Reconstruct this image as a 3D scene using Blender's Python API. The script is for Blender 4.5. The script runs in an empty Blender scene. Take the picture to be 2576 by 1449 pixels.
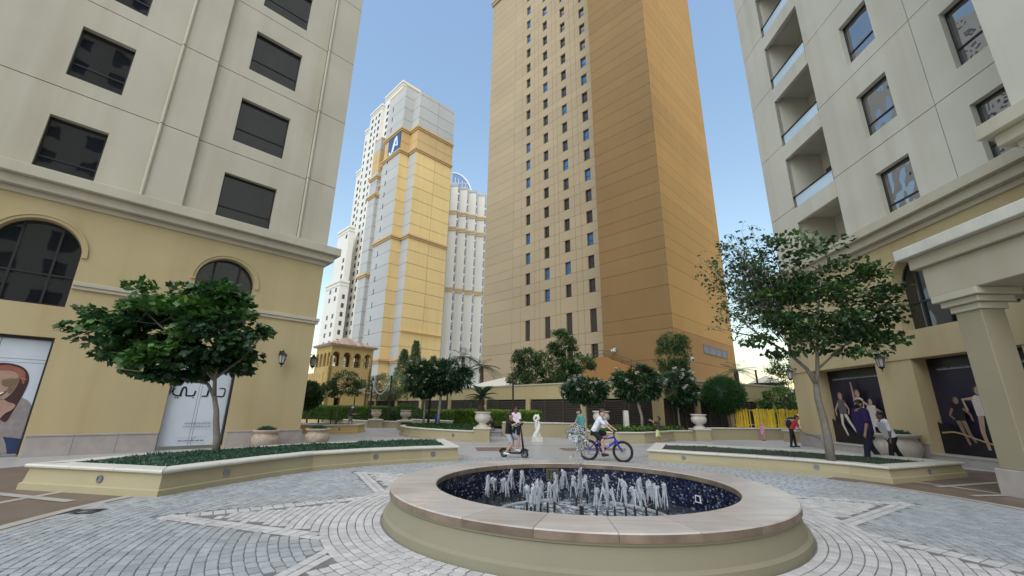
import bpy, bmesh, math, random
from mathutils import Vector, Matrix, noise
rnd = random.Random(7)
sc = bpy.context.scene; col = sc.collection
PI = math.pi; R_ = math.radians
def c_(a): return math.cos(a)
def s_(a): return math.sin(a)

# ---------------------------------------------------------------- camera, sky, sun, exposure
HC = 1.5
pit = math.atan(305/1053); rol = math.atan(53/3640)
F_ = Vector((0, c_(pit), s_(pit))); U0 = Vector((0, -s_(pit), c_(pit))); R0 = Vector((1, 0, 0))
RX = R0*c_(rol)+U0*s_(rol); UP = -R0*s_(rol)+U0*c_(rol)
cam = bpy.data.cameras.new('camera'); camo = bpy.data.objects.new('camera', cam); col.objects.link(camo)
cam.sensor_fit = 'HORIZONTAL'; cam.sensor_width = 36; cam.lens = 36*1053/2576
cam.clip_start = .05; cam.clip_end = 4000
camo.matrix_world = Matrix(((RX.x, UP.x, -F_.x, 0), (RX.y, UP.y, -F_.y, 0), (RX.z, UP.z, -F_.z, HC), (0, 0, 0, 1)))
sc.camera = camo
SUN_AZ, SUN_EL = 187., 56.          # compass style: 0 = +Y, clockwise
w = bpy.data.worlds.new('World'); sc.world = w; w.use_nodes = True
nt = w.node_tree; nt.nodes.clear()
sky = nt.nodes.new('ShaderNodeTexSky'); sky.sky_type = 'NISHITA'; sky.sun_disc = False
sky.sun_elevation = R_(SUN_EL); sky.sun_rotation = R_(SUN_AZ); sky.altitude = 0
sky.air_density = 1.9; sky.dust_density = 1.0; sky.ozone_density = 2.2
bg = nt.nodes.new('ShaderNodeBackground'); bg.inputs[1].default_value = .11
wo = nt.nodes.new('ShaderNodeOutputWorld'); nt.links.new(sky.outputs[0], bg.inputs[0]); nt.links.new(bg.outputs[0], wo.inputs[0])
sl = bpy.data.lights.new('sun', 'SUN'); sl.energy = 1.4; sl.angle = R_(90); sl.color = (1, .97, .93)
slo = bpy.data.objects.new('sun', sl); col.objects.link(slo)
sd = Vector((s_(R_(SUN_AZ))*c_(R_(SUN_EL)), c_(R_(SUN_AZ))*c_(R_(SUN_EL)), s_(R_(SUN_EL))))
slo.rotation_euler = sd.to_track_quat('Z', 'Y').to_euler(); slo.location = sd*60
sc.view_settings.view_transform = 'Standard'; sc.view_settings.look = 'None'
sc.view_settings.exposure = .95; sc.view_settings.gamma = 1; sc.view_settings.use_curve_mapping = False
sc.render.engine = 'CYCLES'

# ---------------------------------------------------------------- materials
MATS = {}
def M(name, base, rough=.75, var=.1, vs=.5, streak=0., stain=None, bump=0., bs=60., metal=0., tone=None, tv=.25, spec=.5, trans=0., ior=1.45, coat=0.):
    m = bpy.data.materials.new(name); m.use_nodes = True; N = m.node_tree.nodes; L = m.node_tree.links
    b = N['Principled BSDF']; b.inputs['Roughness'].default_value = rough; b.inputs['Metallic'].default_value = metal
    b.inputs['Specular IOR Level'].default_value = spec; b.inputs['Transmission Weight'].default_value = trans; b.inputs['IOR'].default_value = ior
    b.inputs['Coat Weight'].default_value = coat
    geo = N.new('ShaderNodeNewGeometry')
    def nz(sc_, mp=None, det=4, rg=.55):
        n = N.new('ShaderNodeTexNoise'); n.inputs['Scale'].default_value = sc_; n.inputs['Detail'].default_value = det; n.inputs['Roughness'].default_value = rg
        if mp:
            k = N.new('ShaderNodeMapping'); k.inputs['Scale'].default_value = mp; L.new(geo.outputs['Position'], k.inputs[0]); L.new(k.outputs[0], n.inputs['Vector'])
        else: L.new(geo.outputs['Position'], n.inputs['Vector'])
        return n
    def mx(f, a, bb, mode='MIX'):
        x = N.new('ShaderNodeMix'); x.data_type = 'RGBA'; x.blend_type = mode
        for s, v in ((0, f), (6, a), (7, bb)):
            if hasattr(v, 'is_output'): L.new(v, x.inputs[s])
            else: x.inputs[s].default_value = v if s == 0 else (*v, 1)
        return x.outputs[2]
    def rng(o, a, bb, c=0., d=1.):
        r = N.new('ShaderNodeMapRange'); L.new(o, r.inputs[0])
        for i, v in zip((1, 2, 3, 4), (a, bb, c, d)): r.inputs[i].default_value = v
        return r.outputs[0]
    n1 = nz(vs)
    o = mx(rng(n1.outputs[0], .3, .7), tuple(v*(1-var) for v in base), tuple(min(1, v*(1+var)) for v in base))
    if streak:
        n2 = nz(1., (1.1, 1.1, .07), 5)
        o = mx(rng(n2.outputs[0], .48, .78, 0, streak), o, stain or tuple(v*.55 for v in base))
    if tone:
        if tone == 'object':
            t = N.new('ShaderNodeObjectInfo').outputs['Random']
        else:
            a = N.new('ShaderNodeAttribute'); a.attribute_name = 'tone'; t = a.outputs['Fac']
        o = mx(1., o, mx(t, (1-tv,)*3, (1+tv,)*3), 'MULTIPLY')
    L.new(o, b.inputs['Base Color'])
    if bump:
        n3 = nz(bs, None, 3); bp = N.new('ShaderNodeBump'); bp.inputs['Strength'].default_value = bump; bp.inputs['Distance'].default_value = .01
        L.new(n3.outputs[0], bp.inputs['Height']); L.new(bp.outputs[0], b.inputs['Normal'])
    MATS[name] = m; return m
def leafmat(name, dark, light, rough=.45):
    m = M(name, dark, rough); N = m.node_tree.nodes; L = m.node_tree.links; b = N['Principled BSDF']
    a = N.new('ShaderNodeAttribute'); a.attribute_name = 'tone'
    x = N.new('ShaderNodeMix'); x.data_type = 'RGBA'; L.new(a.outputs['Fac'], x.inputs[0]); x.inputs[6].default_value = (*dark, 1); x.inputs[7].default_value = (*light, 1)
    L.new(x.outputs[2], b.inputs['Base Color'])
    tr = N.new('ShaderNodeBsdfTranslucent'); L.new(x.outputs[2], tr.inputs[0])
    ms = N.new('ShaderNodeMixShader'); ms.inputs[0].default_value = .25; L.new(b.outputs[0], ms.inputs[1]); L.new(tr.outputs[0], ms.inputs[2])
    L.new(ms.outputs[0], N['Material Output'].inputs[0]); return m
def mat(n): return MATS[n]

# ---------------------------------------------------------------- mesh builder
class MB:
    def __init__(s): s.v = []; s.f = []; s.mi = []; s.tone = []; s.k = 0
    def add(s, vs, fs, tone=.5):
        o = len(s.v); s.v += [tuple(p) for p in vs]; s.f += [tuple(i+o for i in f) for f in fs]; s.mi += [s.k]*len(fs); s.tone += [tone]*len(vs); return s
    def box(s, x0, x1, y0, y1, z0, z1, tone=.5):
        return s.add([(x0,y0,z0),(x1,y0,z0),(x1,y1,z0),(x0,y1,z0),(x0,y0,z1),(x1,y0,z1),(x1,y1,z1),(x0,y1,z1)],
                     [(0,3,2,1),(4,5,6,7),(0,1,5,4),(1,2,6,5),(2,3,7,6),(3,0,4,7)], tone)
    def obox(s, c, ax, hx, hy, z0, z1, tone=.5):   # box turned about z by angle ax
        ca, sa = c_(ax), s_(ax); P = [(c[0]+ca*x-sa*y, c[1]+sa*x+ca*y) for x, y in ((-hx,-hy),(hx,-hy),(hx,hy),(-hx,hy))]
        return s.prism(P, z0, z1, tone=tone)
    def prism(s, poly, z0, z1, poly2=None, tone=.5):
        n = len(poly); p2 = poly2 or poly
        return s.add([(x,y,z0) for x,y in poly]+[(x,y,z1) for x,y in p2],
                     [tuple(range(n-1,-1,-1)), tuple(range(n,2*n))]+[(i,(i+1)%n,n+(i+1)%n,n+i) for i in range(n)], tone)
    def tube(s, pts, rad, n=8, cap=True, tone=.5):
        pts = [Vector(p) for p in pts]; k = len(pts); rad = rad if hasattr(rad, '__len__') else [rad]*k
        vs = []; up = None
        for i, p in enumerate(pts):
            d = (pts[min(i+1,k-1)]-pts[max(i-1,0)])
            d = d.normalized() if d.length > 1e-9 else Vector((0,0,1))
            if up is None: up = d.orthogonal().normalized()
            else:
                up = up-d*up.dot(d); up = up.normalized() if up.length > 1e-6 else d.orthogonal().normalized()
            b = d.cross(up)
            for j in range(n):
                a = 2*PI*j/n; vs.append(p+(up*c_(a)+b*s_(a))*rad[i])
        fs = [(i*n+j, i*n+(j+1)%n, (i+1)*n+(j+1)%n, (i+1)*n+j) for i in range(k-1) for j in range(n)]
        if cap: fs += [tuple(range(n-1,-1,-1)), tuple((k-1)*n+j for j in range(n))]
        return s.add(vs, fs, tone)
    def lathe(s, prof, n=24, c=(0,0,0), cap=True, tone=.5):
        vs = [(c[0]+r*c_(2*PI*j/n), c[1]+r*s_(2*PI*j/n), c[2]+z) for r, z in prof for j in range(n)]; k = len(prof)
        fs = [(i*n+j, i*n+(j+1)%n, (i+1)*n+(j+1)%n, (i+1)*n+j) for i in range(k-1) for j in range(n)]
        if cap: fs += [tuple(range(n-1,-1,-1)), tuple((k-1)*n+j for j in range(n))]
        return s.add(vs, fs, tone)
    def ball(s, c, r, n=10, m=7, sc_=(1,1,1), nz=0., tone=.5):
        vs = [(c[0], c[1], c[2]-r*sc_[2])]
        for i in range(1, m):
            t = -PI/2+PI*i/m
            for j in range(n):
                a = 2*PI*j/n; d = Vector((c_(t)*c_(a), c_(t)*s_(a), s_(t))); q = 1+nz*noise.noise(d*2.3+Vector(c)*3.1)
                vs.append((c[0]+d.x*r*q*sc_[0], c[1]+d.y*r*q*sc_[1], c[2]+d.z*r*q*sc_[2]))
        vs.append((c[0], c[1], c[2]+r*sc_[2])); e = len(vs)-1
        fs = [(0, 1+(j+1)%n, 1+j) for j in range(n)]+[(e, 1+(m-2)*n+j, 1+(m-2)*n+(j+1)%n) for j in range(n)]
        fs += [(1+i*n+j, 1+i*n+(j+1)%n, 1+(i+1)*n+(j+1)%n, 1+(i+1)*n+j) for i in range(m-2) for j in range(n)]
        return s.add(vs, fs, tone)
    def plate(s, x0, x1, z0, z1, y, t, holes=(), tone=.5):
        xs = sorted({x0, x1, *[min(max(h[i],x0),x1) for h in holes for i in (0,1)]}); zs = sorted({z0, z1, *[min(max(h[i],z0),z1) for h in holes for i in (2,3)]})
        def fill(i, j):
            if i < 0 or j < 0 or i >= len(xs)-1 or j >= len(zs)-1: return False
            cx, cz = (xs[i]+xs[i+1])/2, (zs[j]+zs[j+1])/2
            return not any(h[0] < cx < h[1] and h[2] < cz < h[3] for h in holes)
        for i in range(len(xs)-1):
            for j in range(len(zs)-1):
                if not fill(i, j): continue
                a, b, c, d = xs[i], xs[i+1], zs[j], zs[j+1]; Y = y+t
                s.add([(a,y,c),(b,y,c),(b,y,d),(a,y,d)], [(0,1,2,3)], tone)
                if not fill(i-1, j): s.add([(a,Y,c),(a,y,c),(a,y,d),(a,Y,d)], [(0,1,2,3)], tone)
                if not fill(i+1, j): s.add([(b,y,c),(b,Y,c),(b,Y,d),(b,y,d)], [(0,1,2,3)], tone)
                if not fill(i, j-1): s.add([(a,y,c),(a,Y,c),(b,Y,c),(b,y,c)], [(0,1,2,3)], tone)
                if not fill(i, j+1): s.add([(a,y,d),(b,y,d),(b,Y,d),(a,Y,d)], [(0,1,2,3)], tone)
        return s
    def arch(s, x0, x1, zs, z1, y, t, cx, r, n=20, pointed=False):  # wall between x0,x1 above springing zs, with arched opening
        A = [(cx-r*c_(PI*i/n), zs+r*(1.25 if pointed else 1)*(s_(PI*i/n)**(.85 if pointed else 1))) for i in range(n+1)]
        s.add([(x0,y,zs),(cx-r,y,zs),(cx-r,y,z1),(x0,y,z1)], [(0,1,2,3)]); s.add([(cx+r,y,zs),(x1,y,zs),(x1,y,z1),(cx+r,y,z1)], [(0,1,2,3)])
        for (a, b), (c, d) in zip(A, A[1:]):
            s.add([(a,y,b),(c,y,d),(c,y,z1),(a,y,z1)], [(0,1,2,3)]); s.add([(a,y,b),(a,y+t,b),(c,y+t,d),(c,y,d)], [(0,1,2,3)])
        return s
    def mesh(s, name, mats):
        me = bpy.data.meshes.new(name); me.from_pydata(s.v, [], s.f)
        for m in (mats if isinstance(mats, (list, tuple)) else [mats]): me.materials.append(mat(m) if isinstance(m, str) else m)
        if len(me.materials) > 1: me.polygons.foreach_set('material_index', s.mi)
        at = me.attributes.new('tone', 'FLOAT', 'POINT'); at.data.foreach_set('value', s.tone)
        me.update(); return me
    def build(s, name, mats, parent=None, loc=(0,0,0), rz=0., smooth=False):
        me = s.mesh(name, mats)
        if smooth: me.shade_smooth()
        return obj(name, me, parent, loc, rz)
def obj(name, me, parent=None, loc=(0,0,0), rz=0., scale=None):
    o = bpy.data.objects.new(name, me); col.objects.link(o); o.parent = parent; o.location = loc
    if rz: o.rotation_euler = (0, 0, rz)
    if scale: o.scale = scale
    return o
def tag(o, label=None, cat=None, group=None, kind=None):
    for k, v in (('label', label), ('category', cat), ('group', group), ('kind', kind)):
        if v: o[k] = v
    return o
def thing(name, label, cat, loc=(0,0,0), rz=0., group=None):
    o = bpy.data.objects.new(name, None); col.objects.link(o); o.location = loc; o.rotation_euler = (0, 0, rz); o.empty_display_size = .2
    return tag(o, label, cat, group)
def struct(o): o['kind'] = 'structure'; return o
def smooth_by(o, ang=40):
    me = o.data; me.shade_smooth()
    try: me.set_sharp_from_angle(angle=R_(ang))
    except Exception: pass
    return o
def bev(o, wd=.01, seg=2):
    m = o.modifiers.new('bevel', 'BEVEL'); m.width = wd; m.segments = seg; m.limit_method = 'ANGLE'; m.angle_limit = R_(35); return o

# paints and stones
M('stucco_cream', (.50,.465,.37), .85, .07, .35, .45, (.36,.29,.19), .25, 90)
M('stucco_cream_right', (.58,.555,.47), .85, .06, .35, .35, (.38,.32,.22), .25, 90)
M('stucco_ochre', (.49,.395,.22), .85, .07, .3, .4, (.36,.26,.12), .3, 90)
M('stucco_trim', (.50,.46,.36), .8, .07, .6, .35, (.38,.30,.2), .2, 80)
M('planter_paint', (.39,.335,.205), .8, .06, .8, .3, (.36,.28,.14), .2, 70)
M('coping_white', (.60,.57,.50), .6, .07, 2., 0, None, .15, 50)
M('beam_paint', (.46,.41,.305), .85, .07, .5, .4, (.33,.28,.18), .25, 90)
M('column_shade_paint', (.33,.285,.19), .85, .07, .5, .35, (.24,.19,.11), .25, 90)  # column stucco darkened to carry the portico's shade in its colour
M('plinth_stone', (.40,.355,.33), .6, .1, 3., .2, None, .1, 60, tone='object', tv=.1)
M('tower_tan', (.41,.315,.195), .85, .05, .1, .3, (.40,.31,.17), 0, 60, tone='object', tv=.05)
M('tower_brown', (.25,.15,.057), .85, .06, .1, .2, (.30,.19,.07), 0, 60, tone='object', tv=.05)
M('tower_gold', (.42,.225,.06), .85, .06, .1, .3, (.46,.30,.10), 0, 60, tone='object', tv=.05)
M('tower_orange', (.32,.165,.048), .85, .06, .15, .2, (.36,.2,.06))
M('groove_light', (.40,.33,.21), .9); M('groove_tower', (.30,.225,.125), .9); M('groove_dark', (.22,.17,.10), .9)
M('hotel_cream', (.47,.465,.44), .85, .05, .08, .3, (.48,.43,.33), tone='object', tv=.04)
M('hotel_yellow', (.80,.57,.25), .85, .05, .08, .3, (.58,.40,.15), tone='object', tv=.04)
M('hotel_orange', (.60,.41,.19), .85, .05, .1, .2)
M('white_tower', (.72,.68,.60), .85, .04, .05, .15, (.62,.57,.48))
M('turret_yellow', (.60,.43,.17), .85, .06, .4, .25, (.44,.29,.08))
M('wall_yellow', (.50,.405,.215), .85, .06, .4, .3, (.42,.31,.12))
M('frame_dark', (.025,.025,.027), .4)
M('metal_grey', (.30,.31,.32), .35, metal=.8); M('vent_grey', (.16,.155,.155), .6)
M('louvre_brown', (.085,.07,.055), .6, .1, 2.)
M('black_iron', (.012,.012,.013), .45)
M('rust_post', (.045,.022,.014), .7, .25, 3.)
M('red_roof', (.50,.36,.28), .8, .2, 4., tone='object')
def glass(name, c, rough=.02, wav=.0):
    m = M(name, c, rough, .02, spec=.9)
    if wav:
        N = m.node_tree.nodes; L = m.node_tree.links; n = N.new('ShaderNodeTexNoise'); n.inputs['Scale'].default_value = 1.3; n.inputs['Detail'].default_value = 1
        g = N.new('ShaderNodeNewGeometry'); L.new(g.outputs['Position'], n.inputs['Vector'])
        b = N.new('ShaderNodeBump'); b.inputs['Strength'].default_value = wav; b.inputs['Distance'].default_value = .1
        L.new(n.outputs[0], b.inputs['Height']); L.new(b.outputs[0], N['Principled BSDF'].inputs['Normal'])
    return m
glass('glass_dark', (.010,.011,.014), .02, .04)
glass('glass_mirror', (.012,.013,.017), .02, .35)
MATS['glass_mirror'].node_tree.nodes['Principled BSDF'].inputs['IOR'].default_value = 2.6
MATS['glass_dark'].node_tree.nodes['Principled BSDF'].inputs['IOR'].default_value = 1.6
glass('glass_far', (.035,.032,.03), .1)
glass('glass_blue', (.05,.14,.30), .08)
M('lamp_glass', (.45,.45,.43), .25)
# ================================================================ ground, paving
FC = (1.13, 7.2)                       # middle of the round fountain
M('ground_mat', (.42,.40,.385), .36, .12, .25, 0, None, .12, 30)
M('brown_paving', (.155,.115,.088), .5, .2, 1.2, 0, None, .15, 25)
M('cream_strip', (.38,.35,.31), .55, .1, 2.)
M('red_strip', (.22,.13,.10), .55, .15, 2.)
M('grout', (.17,.165,.155), .8, .2, 6.)
M('sett_blue', (.35,.37,.38), .36, .12, 5., 0, None, .35, 55, tone='attr', tv=.14)
M('sett_light', (.51,.49,.47), .38, .12, 5., 0, None, .35, 55, tone='attr', tv=.13)
M('sett_blue_one', (.35,.37,.38), .36, .12, 5., 0, None, .35, 55, tone='object', tv=.14)
M('sett_light_one', (.51,.49,.47), .38, .12, 5., 0, None, .35, 55, tone='object', tv=.13)
g = MB(); RR = [2.62, 8, 30, 120, 500, 2500]; n = 96      # one sheet to the horizon with the basin cut out
g.add([(FC[0]+r*c_(2*PI*i/n), FC[1]+r*s_(2*PI*i/n), 0) for r in RR for i in range(n)], [(k*n+i, (k+1)*n+i, (k+1)*n+(i+1)%n, k*n+(i+1)%n) for k in range(len(RR)-1) for i in range(n)])
ground = struct(g.build('ground', 'ground_mat'))
def sector(mb, r0, r1, a0, a1, z, n=64, c=FC):
    P = [(c[0]+r*c_(a), c[1]+r*s_(a), z) for i in range(n+1) for a in [a0+(a1-a0)*i/n] for r in (r0, r1)]
    mb.add(P, [(2*i, 2*i+1, 2*i+3, 2*i+2) for i in range(n)])
b = MB(); sector(b, 2.6, 13.5, R_(150), R_(390), .004); struct(b.build('brown_paving', 'brown_paving'))
b = MB(); sector(b, 7.45, 7.62, R_(165), R_(385), .008); sector(b, 8.9, 9.05, R_(165), R_(385), .008); struct(b.build('cream_paving_strip', 'cream_strip'))
b = MB()
for x0, y0, x1, y1, wd in ((-9.2,7.95,-6.9,7.3,.16), (-6.0,5.4,-6.25,7.2,.14), (9.3,9.9,12.2,10.9,.16), (9.0,8.9,13,9.5,.14)):
    d = Vector((x1-x0, y1-y0, 0)).normalized(); nn = Vector((-d.y, d.x, 0))*wd/2; p = Vector((x0,y0,.012)); q = Vector((x1,y1,.012))
    b.add([p-nn, q-nn, q+nn, p+nn], [(0,1,2,3)])
struct(b.build('paving_band', 'cream_strip'))
# bands on the plaza behind the fountain
b = MB()
for pts, wd in ((((-6,18.6),(9,20.4)),.28), (((2.2,13.6),(9,19.2)),.3), (((-1.3,14.6),(-6.4,19.5)),.25), (((-20,27),(-5,24)),.3), (((-9,31),(14,22.5)),.25), (((10,22),(14.5,19)),.25)):
    (x0,y0),(x1,y1) = pts; d = Vector((x1-x0,y1-y0,0)).normalized(); nn = Vector((-d.y,d.x,0))*wd/2; p = Vector((x0,y0,.004)); q = Vector((x1,y1,.004))
    b.add([p-nn,q-nn,q+nn,p+nn], [(0,1,2,3)])
struct(b.build('plaza_band', 'cream_strip'))
b = MB(); b.add([(-1.2,16.6,.008),(.2,16.8,.008),(.1,18.2,.008),(-1.4,18,.008)], [(0,1,2,3)]); b.add([(2.1,17.2,.008),(4.6,17.6,.008),(4.8,18.6,.008),(2,18.2,.008)], [(0,1,2,3)])
struct(b.build('plaza_inlay', 'red_strip'))
b = MB(); sector(b, 2.6, 7.35, 0, 2*PI, .012, 96); paving = struct(b.build('cobbled_paving', 'grout'))
# star of light setts: 8 tips
RT, RI, A0 = 5.95, 3.5, R_(8)
star = [(FC[0]+r*c_(A0+k*PI/8), FC[1]+r*s_(A0+k*PI/8)) for k in range(16) for r in [RT if k % 2 == 0 else RI]]
def star_sd(x, y):
    dx, dy = x-FC[0], y-FC[1]; r = math.hypot(dx, dy); a = (math.atan2(dy, dx)-A0) % (PI/4); a = min(a, PI/4-a)
    px, py = r*c_(a), r*s_(a); ax, ay = RT, 0.; bx, by = RI*c_(PI/8), RI*s_(PI/8)
    return ((bx-ax)*(py-ay)-(by-ay)*(px-ax))/math.hypot(bx-ax, by-ay)*-1 if True else 0
# sign check: centre must be positive
SG = 1 if star_sd(FC[0]+.01, FC[1]) > 0 else -1
setts = []
def sett(x, y, ang, hl, hw, light): setts.append((x, y, ang, hl, hw, light))
r = 3.045
while r < 7.3:
    light_ring = r < 3.75
    hw = .047 if light_ring else .047
    n = int(2*PI*r/(.15 if light_ring else (.15+.03*rnd.random()))); off = rnd.random()
    for i in range(n):
        a = 2*PI*(i+off)/n; x, y = FC[0]+r*c_(a), FC[1]+r*s_(a); d = SG*star_sd(x, y)
        if y < 3.4 or x < -9: continue
        hl = PI*r/n-.008
        if light_ring: sett(x, y, a+PI/2, hl, hw, True)
        elif d > .25: sett(x, y, a+PI/2+rnd.uniform(-.06,.06), hl*rnd.uniform(.93,1.0), hw, True)
        elif d < -.07: sett(x, y, a+PI/2+rnd.uniform(-.08,.08), hl*rnd.uniform(.9,1.0), hw, False)
    r += 2*hw+.012
for k in range(16):                    # two rows of setts along every edge of the star
    (ax, ay), (bx, by) = star[k], star[(k+1) % 16]; L_ = math.hypot(bx-ax, by-ay); dx, dy = (bx-ax)/L_, (by-ay)/L_; nx, ny = -dy, dx
    if (FC[0]-ax)*nx+(FC[1]-ay)*ny < 0: nx, ny = -nx, -ny
    for row, o in enumerate((.01, .125)):
        m = int(L_/.15)
        for i in range(m):
            t = (i+.5)*L_/m; x, y = ax+dx*t+nx*o, ay+dy*t+ny*o
            if math.hypot(x-FC[0], y-FC[1]) > 3.72 and y > 3.4: sett(x, y, math.atan2(dy, dx), L_/m/2-.007, .050, True)
def size_in_view(t):
    p = Vector((t[0], t[1], 0))-Vector((0,0,HC)); z = p.dot(F_)
    if z < .5: return 0
    u, v = p.dot(RX)/z*1053, p.dot(UP)/z*1053
    if abs(u) > 1290 or v < -730: return 0
    if math.hypot(t[0]-FC[0], t[1]-FC[1]) < 4.2 and t[1] > FC[1]+1: return 0
    return 1/z
order = sorted(range(len(setts)), key=lambda i: -size_in_view(setts[i])); near = set(order[:300])
u = MB(); u.add([(-1,-1,0),(1,-1,0),(1,1,0),(-1,1,0),(-1,-1,.7),(1,-1,.7),(1,1,.7),(-1,1,.7),(-.9,-.84,1),(.9,-.84,1),(.9,.84,1),(-.9,.84,1)],
    [(0,1,5,4),(1,2,6,5),(2,3,7,6),(3,0,4,7),(4,5,9,8),(5,6,10,9),(6,7,11,10),(7,4,8,11),(8,9,10,11)])
uml, umb = u.mesh('sett', 'sett_light_one'), u.mesh('sett', 'sett_blue_one')
rest = {True: MB(), False: MB()}
for i, (x, y, a, hl, hw, li) in enumerate(setts):
    h = .010+rnd.uniform(-.002,.003)
    if i in near:
        o = obj('paving_stone', uml if li else umb, paving, (x, y, .011), a, (hl, hw, h))
    else:
        ca, sa = c_(a), s_(a); vs = [(x+ca*p[0]*hl-sa*p[1]*hw, y+sa*p[0]*hl+ca*p[1]*hw, .011+p[2]*h) for p in u.v]
        rest[li].add(vs, u.f, rnd.random())
o = rest[True].build('pale_paving_stones', 'sett_light', paving); o['kind'] = 'stuff'
o = rest[False].build('grey_paving_stones', 'sett_blue', paving); o['kind'] = 'stuff'
# ================================================================ near buildings
def win_meshes(wd, ht, bar, glassm, fw=.05, extra=()):
    f = MB()
    f.box(0,fw,0,.07,0,ht); f.box(wd-fw,wd,0,.07,0,ht); f.box(fw,wd-fw,0,.07,0,fw); f.box(fw,wd-fw,0,.07,ht-fw,ht)
    if bar: f.box(fw,wd-fw,.005,.065,bar-.025,bar+.025)
    for e in extra: f.box(*e)
    p = MB(); p.box(fw*.5,wd-fw*.5,.04,.05,fw*.5,ht-fw*.5)
    return f.mesh('window', 'frame_dark'), p.mesh('pane', glassm)
def put_window(ms, parent, x, y, z, sub=True):
    o = obj('window', ms[0], parent, (x, y, z)); obj('pane', ms[1], o); return o
def arched_window(parent, cx, zs, zb, r, y, glassm):
    p = MB(); n = 24; A = [(cx-r*c_(PI*i/n), zs+r*s_(PI*i/n)) for i in range(n+1)]
    p.add([(cx-r,y,zb),(cx+r,y,zb)]+[(a,y,b) for a,b in A[::-1]], [tuple(range(n+3))])
    f = MB(); f.box(cx-r,cx+r,y-.06,y-.005,zb,zb+.07)
    for sx in (-.42, .42): f.box(cx+sx-.03,cx+sx+.03,y-.07,y-.003,zb+.07,zs+math.sqrt(r*r-.42**2)-.01)
    f.box(cx-r,cx+r,y-.06,y-.004,zb+.95,zb+1.01)
    f.tube([(a,y-.03,b) for a,b in A], .035, 6)
    o = f.build('arched_window', 'frame_dark', parent); p.build('pane', glassm, o); return o
def archivolt(parent, cx, zs, r0, r1, y, m='stucco_ochre'):
    b = MB(); n = 28
    for (ra, rb, d) in ((r0, r1, .025), (r1, r1+.04, .055)):
        for i in range(n):
            a, c = PI*i/n, PI*(i+1)/n; P = [(cx-q*c_(t), zs+q*s_(t)) for q, t in ((ra,a),(rb,a),(rb,c),(ra,c))]
            b.add([(x,y-d,z) for x,z in P]+[(x,y+.02,z) for x,z in P], [(0,1,2,3),(0,4,5,1),(1,5,6,2),(2,6,7,3),(3,7,4,0)])
    b.box(cx-r1-.04,cx-r0,y-.055,y,zs-.05,zs); b.box(cx+r0,cx+r1+.04,y-.055,y,zs-.05,zs)
    return b.build('arch_moulding', m, parent)
def slabs(parent, name, x0, x1, y0, y1, z0, z1, wd, m):
    n = max(1, round((x1-x0)/wd)); d = (x1-x0)/n
    for i in range(n):
        b = MB(); b.box(x0+i*d+.003, x0+(i+1)*d-.003, y0, y1, z0, z1-.05); b.box(x0+i*d+.003, x0+(i+1)*d-.003, y0-.02, y1, z1-.05, z1)
        bev(b.build(name, m, parent), .006)
def cornice(parent, tiers, x0, x1, ext, m, name='cornice', left=False):
    b = MB()
    for z0, z1, pr in tiers: b.box(x0-(pr if left else 0), x1+(pr if ext else 0), -pr, 1.0, z0, z1)
    return bev(b.build(name, m, parent), .02)
TIERS = ((7.62,7.80,.08), (7.802,8.10,.30), (8.102,8.46,.50))

# ---- left building : local x along its front, -y towards the plaza
LB = thing('apartment_building', 'cream and ochre building with arched windows above a white poster door, left edge', 'building', (-13.9,12.7,0), R_(45))
w_ = MB(); X0 = -6.6; X1 = 7.55; T = .34
DOORS = ((-2.0,.03), (3.05,4.93)); ARCH = ((-.95,.97), (4.02,.97))
w_.plate(X0, X1, 0, 6.03, 0, T, [(a,b,-1,3.39) for a,b in DOORS]+[(c-r,c+r,4.35,6.5) for c,r in ARCH])
w_.arch(X0, 1.5, 6.03, 7.62, 0, T, *ARCH[0]); w_.arch(1.5, X1, 6.03, 7.62, 0, T, *ARCH[1])
w_.add([(X1,0,0),(X1,13,0),(X1,13,8),(X1,0,8)], [(0,1,2,3)])
w_.build('wall', 'stucco_ochre', LB)
for c, r in ARCH: arched_window(LB, c, 6.03, 4.35, r, T-.02, 'glass_dark'); archivolt(LB, c, 6.03, r+.015, r+.10, 0)
for a, e in ((.03,3.04),(5.0,X1)):
    b = MB(); b.box(a,e+(.09 if e == X1 else 0),-.07,.3,4.95,5.06); b.box(a,e+(.12 if e == X1 else 0),-.11,.3,5.06,5.19)
    bev(b.build('string_course', 'stucco_trim', LB), .015)
for a, e in ((X0,-2.02),(.06,3.03),(4.96,X1+.08)): slabs(LB, 'plinth_slab', a, e, -.08, .0, 0, .6, 1.15, 'plinth_stone')
cornice(LB, TIERS, X0, X1, True, 'stucco_trim')
# shaft: panels between recessed joints
JT = .03
zed = [8.46]+[11.55+3.65*k for k in range(11)]
core = MB(); core.box(X0, X1-.02, .42, 13, 7.6, zed[-1]); core.build('wall_core', 'groove_dark', LB)
wA = win_meshes(1.41, 2.04, .62, 'glass_dark'); wC = win_meshes(1.95, 2.12, .72, 'glass_dark')
for k in range(len(zed)-1):
    z0, z1 = zed[k]+JT/2, zed[k+1]-JT/2; zw = 8.47+3.62*k
    for nm, a, e, y, hole in (('A', X0, .93, 0, (-1.65,-.24,zw,zw+2.04)), ('B', .955, 2.135, -.07, None), ('C', 2.14, 6.225, .10, (3.21,5.16,zw,zw+2.12)), ('D', 6.25, X1, -.03, None)):
        b = MB(); b.plate(a, e, z0 if k else 8.46, z1, y, .30 if hole else .2, [hole] if hole else [])
        if nm == 'D': b.add([(e,y,z0),(e,13,z0),(e,13,z1),(e,y,z1)], [(0,1,2,3)])
        if nm in 'BD': b.tube([(a+.02,y-.01,z0),(a+.02,y-.01,z1)], .06, 10)
        bev(b.build('wall_panel', 'stucco_cream', LB), .012, 1)
    put_window(wA, LB, -1.65, .20, zw); put_window(wC, LB, 3.21, .28, zw)

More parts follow.
